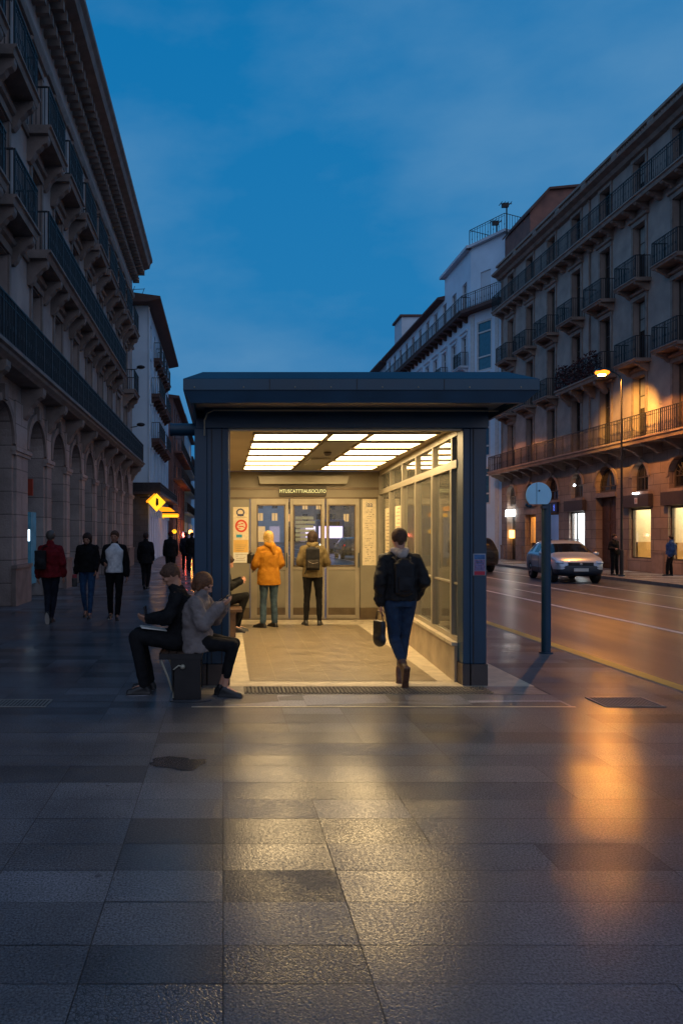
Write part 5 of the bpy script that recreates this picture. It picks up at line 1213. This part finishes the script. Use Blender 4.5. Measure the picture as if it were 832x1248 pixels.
# red-brown roof house with aerials
b = MB(); b.prism([(0.1, 18.42), (0.1, 20.6), (1.2, 21.9), (4.5, 22.2), (4.5, 18.42)], 'x', .3, 4.2); b.build('roof_house', M['brick'], Fb)
b = MB(); b.prism([(.0, 20.55), (.0, 20.68), (1.15, 22.02), (4.6, 22.35), (4.6, 22.2), (1.2, 21.9)], 'x', .1, 4.4); b.build('roof_house_roof', M['roof'], Fb)
def aerial(x, y, z0, z1, lab):
    r = empty('aerial', (x, y, z0), 0, lab, 'aerial', 'roof aerials across the road'); h = z1 - z0
    MB().tube([(0, 0, 0), (0, 0, h)], .045, 6).build('mast', M['iron'], r)
    b = MB(); b.box(-.40, .32, -.02, .02, h - .09, h - .05); [b.box(x_, x_ + .025, -.28, .28, h - .08, h - .04) for x_ in (-.4, -.2, 0, .2)]; b.box(-.3, .1, -.1, .1, h - .30, h - .05); b.build('antenna', M['iron'], r)
aerial(W2(617, 46.5), 46.5, 20.5, Z2(247, 46.5), 'taller dark roof aerial standing on the red brown roof house')
aerial(W2(605, 49.5), 49.5, 20.9, Z2(269, 49.5), 'shorter dark roof aerial above the white corner building')
# ground floor fittings of F: one for each bay
def frame_open(mb, x0, x1, z0, z1, y0, y1, t=.08, mid=()):
    mb.box(x0, x0 + t, y0, y1, z0, z1).box(x1 - t, x1, y0, y1, z0, z1).box(x0 + t, x1 - t, y0, y1, z1 - t, z1).box(x0 + t, x1 - t, y0, y1, z0, z0 + t)
    for m_ in mid: mb.box(m_ - .03, m_ + .03, y0 + .01, y1 - .01, z0 + t, z1 - t)
def fan(c, r, z0, z1, k):
    b = MB(); zs = z1 - r; y = .2
    arch_ring(b, c, zs, r - .09, r - .004, y, y + .06); b.box(c - r + .004, c + r - .004, y, y + .06, z0, z0 + .09)
    b.box(c - r + .004, c - r + .09, y, y + .06, z0 + .09, zs - .002); b.box(c + r - .09, c + r - .004, y, y + .06, z0 + .09, zs - .002)
    b.box(c - .03, c + .03, y + .005, y + .055, z0 + .09, z1 - .09); b.box(c - r + .09, c + r - .09, y + .008, y + .05, zs - .03, zs + .02)
    if k in (6, 9):
        for a in range(1, 8): an = PI * a / 8; b.tube([(c + .1 * math.cos(an), y - .03, zs + .1 * math.sin(an)), (c + (r - .08) * math.cos(an), y - .03, zs + (r - .08) * math.sin(an))], .013, 4)
        arch_ring(b, c, zs, r * .45, r * .5, y - .05, y - .01)
    o = b.build('fanlight', M['winframe'], Fb)
    n = 16; v = [(c - r + .05, y + .03, z0 + .05), (c + r - .05, y + .03, z0 + .05)] + [(c + (r - .05) * math.cos(PI * q / n), y + .03, zs + (r - .05) * math.sin(PI * q / n)) for q in range(n + 1)]
    MB().add(v, [tuple(range(len(v)))]).build('pane', M['pane'], o)
def room(c, w, z0, z1, d, wm, lm, es_w=None, label=None):
    """a lit shop interior behind the glass"""
    y0 = .32; x0, x1 = c - w / 2, c + w / 2
    b = MB(); b.quad((x0, y0 + d, z0), (x1, y0 + d, z0), (x1, y0 + d, z1), (x0, y0 + d, z1)).quad((x0, y0, z0), (x0, y0 + d, z0), (x0, y0 + d, z1), (x0, y0, z1)).quad((x1, y0, z0), (x1, y0 + d, z0), (x1, y0 + d, z1), (x1, y0, z1)).quad((x0, y0, z0), (x1, y0, z0), (x1, y0 + d, z0), (x0, y0 + d, z0)).quad((x0, y0, z1), (x1, y0, z1), (x1, y0 + d, z1), (x0, y0 + d, z1))
    o = b.build('shop_interior', wm, Fb)
    MB().box(x0 + .1, x1 - .1, y0 + .1, y0 + d - .1, z1 - .05, z1 - .02).build('ceiling_lamp', lm, o)
    return o
M['lampcream'] = emitter('shop ceiling light', (1, .86, .58), 7); M['lampwhite'] = emitter('cold shop light', (.85, .95, 1), 16); M['lampamber'] = emitter('amber shop light', (1, .5, .12), 6)
M['wallglow'] = emitter('cool wall glow', (.9, .95, 1), 1.4)  # emissive strip standing in for a brightly lit stretch of shop wall
M['whitewall'] = mat('white shop wall', (.8, .8, .8), .8, var=.05)
for k, c in enumerate(fc):
    if k == 0:
        b = MB(); b.box(c - .66, c + .66, .28, .34, 2.95, 3.05); b.box(c - .1, c - .02, .28, .34, 0, 2.95); o = b.build('shop_door', M['winframe'], Fb)
        MB().quad((c - .66, .33, 0), (c - .02, .33, 0), (c - .02, .33, 2.95), (c - .66, .33, 2.95)).build('pane', M['pane'], o)
        MB().box(c - .02, c + .66, .3, .36, 0, 2.95).build('door_leaf', M['tan'], o)
        MB().box(c - .62, c + .62, -.12, -.02, 2.72, 3.12).build('lit_sign', M['lampwhite'], o)
        MB().box(c - .66, c - .3, .12, .3, 1.35, 1.85).build('amber_display', M['lampamber'], o); fan(c, .66, 3.4, 4.63, k)
    elif k == 4:
        b = MB(); b.box(c - .92, c + .92, -.05, .3, 3.36, 3.58); b.build('door_transom', M['trimR'], Fb)
        b = MB()
        for s in (-1, 1):
            x0, x1 = (c - .9, c - .01) if s < 0 else (c + .01, c + .9)
            b.box(x0, x1, .30, .37, 0, 3.34)
            for (za, zb) in ((.25, 1.0), (1.15, 2.1), (2.25, 3.15)): b.box(x0 + .13, x1 - .13, .27, .299, za, zb)
        o = b.build('carved_door', M['door'], Fb, bevel=.01); b = MB(); b.ball((c - .12, .24, 1.1), .035); b.build('door_knob', M['alu'], o)
        fan(c, .9, 3.6, 4.78, k)
    elif k == 1:
        fan(c, .58, 3.36, 4.53, k)
        b = MB(); frame_open(b, c - .74, c + .74, 0, 2.74, .3, .38, .12, (c + .15,)); o = b.build('shop_door', M['tan'], Fb)
        rm = room(c, 1.9, 0, 2.9, 1.6, M['tan'], M['lampamber']); 
        MB().box(c - .4, c + .1, 1.6, 1.7, 1.2, 2.3).build('lit_picture', M['lampcream'], rm); MB().box(c - .7, c + .72, .37, .375, .02, 1.1).build('lower_panel', M['door'], o)
    else:
        r = .60 if k % 2 else .73; fan(c, r, 3.46, 4.70, k)
        z0 = .55 if k > 2 else .35
        b = MB(); frame_open(b, c - .81, c + .81, z0, 2.74, .12, .2, .07, (c - .25,) if k == 3 else ()); o = b.build('shop_front', M['winframe'], Fb)
        MB().quad((c - .75, .16, z0 + .05), (c + .75, .16, z0 + .05), (c + .75, .16, 2.69), (c - .75, .16, 2.69)).build('glass', M['shopglass'], o)
        if k == 2:
            rm = room(c, 1.8, z0, 2.78, 1.2, M['tan'], M['lampamber']); MB().box(c - .5, c + .35, .9, 1.0, 1.1, 2.35).build('lit_screen', M['whitelit'], rm)
            s_ = MB().box(c - .85, c + .85, -.12, -.01, 2.80, 3.32).build('sign_board', mat('blue fascia', (.012, .02, .06), .4), Fb)
            g = MB(); [g.box(c + .45 + (.0 if q % 2 else .04), c + .6, -.135, -.122, 2.88 + q * .07, 2.91 + q * .07) for q in range(5)]; g.build('lettering', emitter('blue lit marks', (.1, .2, 1), 1.5), s_)
        else:
            wm, lm = (M['whitewall'], M['lampwhite']) if k == 3 else (M['cream'], M['lampcream'])
            rm = room(c, 1.9, z0 - .02, 2.78, 1.7, wm, lm)
            if k != 3:
                MB().box(c - .945, c - .80, .36, 1.28, z0, z0 + .72).build('counter', M['tan'], rm); MB().box(c - .945, c - .86, 1.30, 1.36, z0, 2.7).build('partition', M['signdark'], rm); MB().box(c - .945, c - .90, 1.42, 1.95, z0 + .05, 2.7).build('glow_panel', M['wallglow'], rm); MB().box(c - .86, c - .78, 1.5, 1.8, z0 + .1, z0 + .6).build('chair', M['signdark'], rm)
            s_ = MB().box(c - 1.0, c + 1.0, -.22, -.01, 2.78, 3.32).build('sign_board', M['signdark'], Fb, bevel=.01)
            if k == 5:
                e_ = MB().box(c + .0, c + .2, -.235, -.222, 2.92, 3.18).build('emblem', mat('white emblem', (.6, .55, .55), .5), s_); text('0', .2, s_, (c + .10, -.24, 3.05), (R(90), 0, 0), M['redboard'], 'mark')
    if k in (5,):
        b = MB(); b.tube([(c + .05, -.02, 3.4), (c + .05, -.2, 3.42)], .015, 6); o = b.build('wall_light', M['iron'], Fb); MB().box(c - .08, c + .18, -.28, -.14, 3.36, 3.40).build('lamp', M['lampwhite'], o)
    if k == 3:
        b = MB(); b.ball((c, -.12, 4.1), .06); b.build('wall_light', M['lampwhite'], Fb)

# ---- E: white corner building with glazed bay
Eb = building((17, 77, 0), R(-90), 'pale blue white building with a glazed corner bay and one long roof level balcony')
LE = 26.2; ec = [1.4 + 2.35 * k for k in range(11)]
zE = [3.9, 7.0, 10.2, 13.4, 17.15]
ops = [(c - .5, c + .5, z, z + 2.1, .2) for c in ec for z in zE]
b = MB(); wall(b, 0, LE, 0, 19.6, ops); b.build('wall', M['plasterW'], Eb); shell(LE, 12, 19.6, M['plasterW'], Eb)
b = MB(); backdrop(b, ops); b.build('inner_face', M['shutter'], Eb)
for z in zE: p = window_proto(1.0, 2.1, M['winwhite'], None, Eb, y=.15, lintel=M['plasterB'] if z < 17 else None); place(p, [(c, z) for c in ec], USED)
longbal('long_balcony', 0, LE, 16.95, .8, M['brown'], Eb, 1.2, bh=.4, sp=.2)
for z in (6.9, 10.1, 13.3):
    p = balcony_proto(1.7, .6, M['plasterB'], Eb, bh=.3); place(p, [(c, z) for c in ec[::2]], USED)
b = MB(); b.prism([(-.1, 19.6), (-.55, 19.65), (-.55, 19.8), (3, 20.6), (3, 19.6)], 'x', -.1, LE - 6); b.build('roof', M['roof'], Eb)
b = MB(); b.box(LE - 6, LE, .02, 6, 19.602, 21.2); b.build('attic', M['plasterW'], Eb); b = MB(); b.box(LE - 6.2, LE + .2, -.35, 6, 21.202, 21.4); b.build('attic_roof', M['plasterB'], Eb)
b = MB(); b.box(1.5, 4.5, .5, 3, 19.8, 22.9); b.build('stair_house', M['plasterB'], Eb); b = MB(); b.box(1.3, 4.7, .3, 3.2, 22.9, 23.1); b.build('stair_house_roof', M['roof'], Eb)
PB_ = mat('pane of the bay', (.04, .13, .20), .1, spec=.8)
# the chamfered corner with its bay: own local frame
cw = math.hypot(1.35, 2.75); ca = math.atan2(-2.75, 1.35)
cnr = empty('corner', (0, 0, 0), 0, None, None); cnr.name = 'corner_bay'
cnr.parent = Eb; cnr.location = (LE, 0, 0); cnr.rotation_euler = (0, 0, math.atan2(1.35, 2.75))
b = MB(); wall(b, 0, cw, 0, 21.2, [(.75, 1.75, z, z + 2.5, .15) for z in (3.6, 6.8, 10.0)] + [(.55, 1.9, 12.6, 16.0, .15), (.9, 1.8, 17.1, 19.3, .15)]); b.build('wall', M['plasterW'], cnr)
b = MB(); b.quad((-.001, .0, 21.2), (cw, 0, 21.2), (cw, 4, 21.2), (0, 4, 21.2)).quad((cw, 0, 0), (cw, 3, 0), (cw, 3, 21.2), (cw, 0, 21.2)); b.build('side', M['plasterW'], cnr)
for z, h, w, x in ((3.6, 2.5, 1.0, 1.25), (6.8, 2.5, 1.0, 1.25), (10.0, 2.5, 1.0, 1.25), (12.6, 3.4, 1.35, 1.225)):
    b = MB(); frame_open(b, x - w / 2, x + w / 2, z, z + h, .02, .12, .12); b.box(x - w / 2 + .12, x + w / 2 - .12, .02, .1, z + h * .76, z + h * .76 + .1).box(x - w / 2 + .12, x + w / 2 - .12, .02, .1, z + h * .27, z + h * .27 + .1); o = b.build('bay_window', M['winwhite'], cnr)
    MB().quad((x - w / 2 + .1, .08, z + .1), (x + w / 2 - .1, .08, z + .1), (x + w / 2 - .1, .08, z + h - .1), (x - w / 2 + .1, .08, z + h - .1)).build('pane', PB_, cnr)
MB().box(.9, 1.8, .08, .12, 17.1, 19.3).build('shutter', M['plasterB'], cnr)
b = MB(); b.box(-.2, cw + .1, -.75, -.002, 16.7, 16.93); o = b.build('balcony', M['brown'], cnr); r = MB(); railing(r, -.2, cw, -.68, 16.93, 1.0, sp=.16); r.build('railing', M['iron'], cnr)
b = MB(); b.box(-.2, cw + .2, -.3, 3, 21.202, 21.38); b.build('roof_edge', M['plasterB'], cnr)
r = MB(); railing(r, 0, cw, -.1, 21.38, 1.1, sp=.22, yi=2.5); r.build('roof_railing', M['iron'], cnr)
b = MB(); b.box(.0, .35, -.04, -.002, 0, 16.6).box(2.2, 2.5, -.04, -.002, 0, 16.6); b.build('corner_strip', M['winwhite'], cnr)

# ---- G beyond
plain((17.3, 95, 0), R(-90), 17.5, 19.6, 9, M['plasterB'], 'pale building with dark roof past the white one, just above the shelter', 5, seed=12, roofm=M['roof'], eave=.9, lit=.05)

# ------------------------------------------------------------------ street lamps
M['bulb'] = emitter('sodium lamp', (1, .42, .07), 220); M['sodium'] = emitter('sodium lamp glass', (1, .24, .018), 3.2)
def street_lamp(x, y, label, e=1500, dirs=-1):
    r = empty('street_lamp', (x, y, 0), 0, label, 'street lamp', 'tall street lamps on the far pavement')
    MB().tube([(0, 0, 0), (0, 0, 1.0), (0, 0, 1.02), (0, 0, 7.62)], [.07, .07, .045, .03], 12).build('pole', M['iron'], r, smooth=True)
    MB().tube([(0, 0, 0), (0, 0, .05)], .13, 12).build('base_plate', M['steel'], r)
    MB().tube([(0, 0, 7.6), (-.08, 0, 7.74), (-.25, 0, 7.84), (-.50, 0, 7.92)], .028, 8).build('arm', M['steel'], r, smooth=True)
    b = MB(); b.prism([(-.98, 7.93), (-.93, 8.0), (-.6, 8.01), (-.45, 7.96), (-.45, 7.9), (-.98, 7.9)], 'y', -.15, .15); b.build('lamp_head', M['steel'], r, bevel=.02)
    b = MB(); b.ball((-.74, 0, 7.86), (.28, .19, .12), 16); g_ = b.build('lamp_glass', M['sodium'], r, smooth=True); b = MB(); b.ball((-.76, 0, 7.79), (.17, .14, .075), 12); b.build('bulb', M['bulb'], g_, smooth=True)
    for nm, en, tp in (('lamp_light', e, 'SPOT'),):
        l = bpy.data.lights.new(nm, tp); l.energy = en; l.color = (1, .36, .06); l.shadow_soft_size = .09; l.spot_size = R(168); l.spot_blend = .12
        o = bpy.data.objects.new(nm, l); col.objects.link(o); o.parent = r; o.location = (-.72, 0, 7.70)
    return r
LAMP = street_lamp(15.35, 28.5, 'tall street lamp glowing orange in front of the sandstone building across the road', 1650)
street_lamp(15.3, 44.2, 'second street lamp further along the far pavement, behind the right shelter post', 420)
l = bpy.data.lights.new('lamp_reflector', 'SPOT'); l.energy = 8500; l.color = (1, .47, .08); l.spot_size = R(42); l.spot_blend = .7; l.shadow_soft_size = .09
o = bpy.data.objects.new('lamp_reflector', l); col.objects.link(o); o.parent = LAMP; o.location = (-.72, 0, 7.72)
o.rotation_euler = Vector((3.4, 3.9, -1.25)).to_track_quat('-Z', 'Y').to_euler()

# ------------------------------------------------------------------ cars
def ev(me_mb, mats, mods):
    me = bpy.data.meshes.new('t'); me.from_pydata(me_mb.v, [], me_mb.f)
    for m in mats: me.materials.append(m)
    me.polygons.foreach_set('material_index', me_mb.m)
    bm = bmesh.new(); bm.from_mesh(me); bmesh.ops.remove_doubles(bm, verts=bm.verts, dist=.0005); bmesh.ops.recalc_face_normals(bm, faces=bm.faces); bm.to_mesh(me); bm.free()
    t = bpy.data.objects.new('t', me); TS.collection.objects.link(t); mods(t)
    vl = TS.view_layers[0]; vl.update(); out = bpy.data.meshes.new_from_object(t.evaluated_get(vl.depsgraph)); bpy.data.objects.remove(t); return out
def car(loc, rz, label, paint, suv=False, tail=None, lower=None, plate='1483'):
    r = empty('car', loc, rz, label, 'car')
    if suv: S = [(-2.2, .5, .90, .96, .78, .72), (-2.16, .32, 1.0, 1.15, .84, .68), (-2.0, .28, 1.04, 1.46, .88, .66), (-1.8, .26, 1.05, 1.58, .89, .66), (-1.0, .24, 1.05, 1.64, .90, .67), (-.95, .24, 1.05, 1.64, .90, .67), (.0, .24, 1.04, 1.64, .90, .67), (.06, .24, 1.04, 1.64, .90, .67), (.55, .24, 1.03, 1.57, .90, .65), (1.2, .24, 1.04, 1.12, .89, .74), (1.75, .25, 1.0, 1.06, .87, .70), (2.1, .28, .86, .92, .80, .62), (2.2, .4, .66, .7, .72, .55)]
    else: S = [(-2.05, .5, .82, .86, .74, .66), (-2.02, .34, .92, 1.05, .80, .64), (-1.86, .28, .97, 1.28, .84, .60), (-1.5, .25, .98, 1.43, .86, .59), (-.95, .23, .98, 1.50, .87, .60), (-.90, .23, .98, 1.50, .87, .60), (.0, .22, .96, 1.51, .88, .61), (.05, .22, .96, 1.51, .88, .61), (.45, .22, .95, 1.45, .88, .59), (1.18, .22, .97, 1.03, .87, .72), (1.62, .23, .92, .965, .85, .68), (1.95, .26, .76, .82, .78, .6), (2.08, .38, .60, .64, .70, .5)]
    mb = MB(); n = 17
    prof = []
    for (x, zb, be, tp, w, wr) in S:
        h = [(w * .80, zb), (w * .97, zb + .06), (w * 1.0, zb + .22 if be - zb > .35 else (zb + be) / 2), (w * .99, be - .05), (w * .965, be), (wr + (w - wr) * .10, tp - .07 if tp - be > .15 else (be + tp) / 2), (wr * .86, tp - .012), (wr * .5, tp), (0, tp + .008)]
        prof.append([(x, y, z) for y, z in h] + [(x, -y, z) for y, z in reversed(h[:-1])])
    for i in range(len(S) - 1):
        for k in range(n - 1):
            a, b_, c, d = prof[i][k], prof[i][k + 1], prof[i + 1][k + 1], prof[i + 1][k]
            mi = 0; kk = k if k < 8 else 15 - k
            if kk == 4 and 3 <= i <= 8 and i not in (4, 6): mi = 1 + (0 if k < 8 else 1)
            if kk >= 5 and i == 8: mi = 3
            if kk >= 5 and i in ((1, 2) if not suv else (1,)): mi = 4
            if kk <= 1 and lower: mi = 5
            mb.quad(a, b_, c, d, mi)
        mb.quad(prof[i][0], prof[i + 1][0], prof[i + 1][-1], prof[i][-1], 5 if lower else 0)
    mb.add(prof[0], [tuple(range(n))]); mb.add(prof[-1], [tuple(range(n))], 5 if lower else 0)
    wxs = (-1.30, 1.30) if not suv else (-1.35, 1.38); wr_ = .325 if not suv else .35
    cut = []
    for x in wxs:
        c = MB(); c.tube([(x, -1.2, wr_), (x, 1.2, wr_)], wr_ + .05, 32); me = bpy.data.meshes.new('c'); me.from_pydata(c.v, [], c.f)
        bm = bmesh.new(); bm.from_mesh(me); bmesh.ops.recalc_face_normals(bm, faces=bm.faces); bm.to_mesh(me); bm.free()
        co = bpy.data.objects.new('c', me); TS.collection.objects.link(co); cut.append(co)
    def mods(t):
        m = t.modifiers.new('s', 'SUBSURF'); m.levels = 2; m.render_levels = 2
        for co in cut: m = t.modifiers.new('b', 'BOOLEAN'); m.object = co; m.operation = 'DIFFERENCE'; m.solver = 'EXACT'
    mats = [paint, M['pane'], M['pane'], M['pane'], M['pane'], lower or paint]
    me = ev(mb, mats, mods)
    for co in cut: bpy.data.objects.remove(co)
    # split glass off into parts
    vs = [v.co.copy() for v in me.vertices]; groups = {0: [], 1: [], 2: [], 3: [], 4: []}
    mids = []
    for p in me.polygons:
        g = p.material_index; groups[0 if g in (0, 5) or g > 5 else g].append((tuple(p.vertices), g))
    names = {0: 'body', 1: 'side_window', 2: 'side_window', 3: 'windscreen', 4: 'rear_window'}
    body = None
    for g, fs in groups.items():
        if not fs: continue
        idx = {}; v2 = []; f2 = []; mi = []
        for f, q in fs:
            for i in f:
                if i not in idx: idx[i] = len(v2); v2.append(vs[i])
            f2.append(tuple(idx[i] for i in f)); mi.append(1 if q == 5 else 0)
        m2 = bpy.data.meshes.new(names[g]); m2.from_pydata(v2, [], f2)
        for q in ((paint, lower or paint) if g == 0 else (M['pane'],)): m2.materials.append(q)
        if g == 0: m2.polygons.foreach_set('material_index', mi)
        m2.shade_smooth(); o = bpy.data.objects.new(names[g], m2); col.objects.link(o); o.parent = r
        if g == 0: body = o
    T = M['tyre']; RM = M['rim']
    for x in wxs:
        for s in (-1, 1):
            w = .80 if not suv else .82; b = MB(); y0, y1 = sorted((s * (w - .19), s * (w + .03)))
            b.tube([(x, y0, wr_), (x, y0 + .03, wr_), (x, y1 - .03, wr_), (x, y1, wr_)], [wr_ - .03, wr_, wr_, wr_ - .03], 28); o = b.build('wheel', T, r, smooth=True)
            b = MB(); ys = s * (w + .031); b.tube([(x, ys, wr_), (x, ys + s * .012, wr_)], [wr_ * .66, wr_ * .62], 24)
            b.build('rim', RM, o, smooth=True); b = MB()
            for k in range(5): a = 2 * PI * k / 5; b.tube([(x + .06 * math.cos(a + .35), ys + s * .014, wr_ + .06 * math.sin(a + .35)), (x + .17 * math.cos(a + .62), ys + s * .014, wr_ + .17 * math.sin(a + .62))], .022, 5)
            b.build('rim_gap', M['iron'], o)
    zf_ = .70 if not suv else .78; xf = 2.02 if not suv else 2.12; hw = .78 if not suv else .80
    for s in (-1, 1):
        b = MB(); b.ball((xf - .17, s * (hw - .14), zf_ + .03), (.20, .17, .085), 14); b.build('headlight', M['headlight'], r, smooth=True)
        b = MB(); b.ball((-xf + .06 if not suv else -2.08, s * (hw - .09), .93), (.08, .07, .10), 12); b.build('tail_light', M['tail'], r, smooth=True)
        b = MB(); b.ball((.72, s * (hw + .17), 1.02), (.07, .11, .075), 12); b.build('mirror', paint, r, smooth=True)
        for xx in (-.45 - .45, .03, .95):
            b = MB(); y = s * ((.885 if not suv else .905)); y0, y1 = sorted((y, y + s * .006)); b.box(xx, xx + .012, y0, y1, .35, .92); b.build('door_gap', M['iron'], r)
        b = MB(); y0, y1 = sorted((s * .888, s * .91)); b.box(-.2, -.05, y0, y1, .86, .885); b.build('door_handle', paint, r)
    b = MB(); b.box(xf - .02, xf + .05, -.42, .42, zf_ - .07, zf_ + .045); g = b.build('grille', M['iron'], r, bevel=.015)
    b = MB(); b.ball((xf + .06, 0, zf_ - .01), (.012, .055, .04)); b.build('badge', M['rim'], g)
    b = MB(); b.box(xf + .02, xf + .075, -.24, .24, zf_ - .27, zf_ - .16); b.build('number_plate', M['plate'], r)
    b = MB(); b.box(-xf - .12, -xf - .02, -.24, .24, .62, .73); b.build('number_plate', M['plate'], r)
    b = MB(); b.box(-1.3, .3, -.5, -.46, 1.515 if not suv else 1.65, 1.54 if not suv else 1.69).box(-1.3, .3, .46, .5, 1.515 if not suv else 1.65, 1.54 if not suv else 1.69); b.build('roof_rail', M['iron'], r)
    return r
M['tyre'] = mat('tyre', (.012, .012, .013), .7); M['rim'] = mat('alloy rim', (.35, .36, .38), .3, metal=.8, var=.1); M['plate'] = mat('number plate', (.6, .6, .58), .4, var=.05)
M['headlight'] = mat('headlight glass', (.45, .65, .9), .1, spec=1, coat=1); M['tail'] = mat('tail light', (.35, .01, .01), .15, emit=(1, .05, .03), es=.5)
M['silver'] = mat('silver car paint', (.45, .53, .64), .3, metal=.35, var=.04, coat=1); M['blackpaint'] = mat('black car paint', (.012, .014, .018), .25, var=.1, coat=1); M['darkblue'] = mat('dark lower bumper', (.018, .03, .05), .35, var=.1)
car((12.85, 28.0, -.12), R(-98), 'silver five door car with dark lower bumper parked across the road behind the round sign', M['silver'], lower=M['darkblue'])
car((11.55, 35.4, -.12), R(90), 'black off-roader seen from behind between shelter post and silver car', M['blackpaint'], suv=True)
car((8.9, 52, -.12), R(90), 'dark car further down the road seen through the shelter glass', M['blackpaint'])
# bus far down the road
bus = empty('bus', (9.6, 66, -.12), 0, 'far white and blue bus with lit windows seen through the right door pane', 'bus')
B_ = MB(); B_.box(-1.25, 1.25, 0, 9, .35, 3.0); B_.build('body', mat('bus paint', (.10, .16, .34), .35, coat=.5), bus, bevel=.12)
M['buslit'] = emitter('bus interior light', (.75, .6, 1), 2.2)
MB().box(-1.05, 1.05, -.02, .01, 1.35, 2.4).build('windscreen', M['buslit'], bus); MB().box(-.8, .8, -.03, -.005, 2.5, 2.8).build('destination_board', M['signback'], bus)
for k in range(5): MB().box(-1.27, -1.245, 1.0 + k * 1.6, 2.3 + k * 1.6, 1.35, 2.4).build('side_window', M['buslit'], bus)
for y in (1.6, 7.2):
    for s in (-1, 1): b = MB(); b.tube([(s * 1.0, y, .45), (s * 1.27, y, .45)], .45, 18); b.build('wheel', M['tyre'], bus)
for s in (-1, 1): b = MB(); b.ball((s * .85, -.02, .75), (.16, .05, .1)); b.build('headlight', emitter('bus headlight', (1, .95, .85), 6), bus)
bpy.data.scenes.remove(TS)
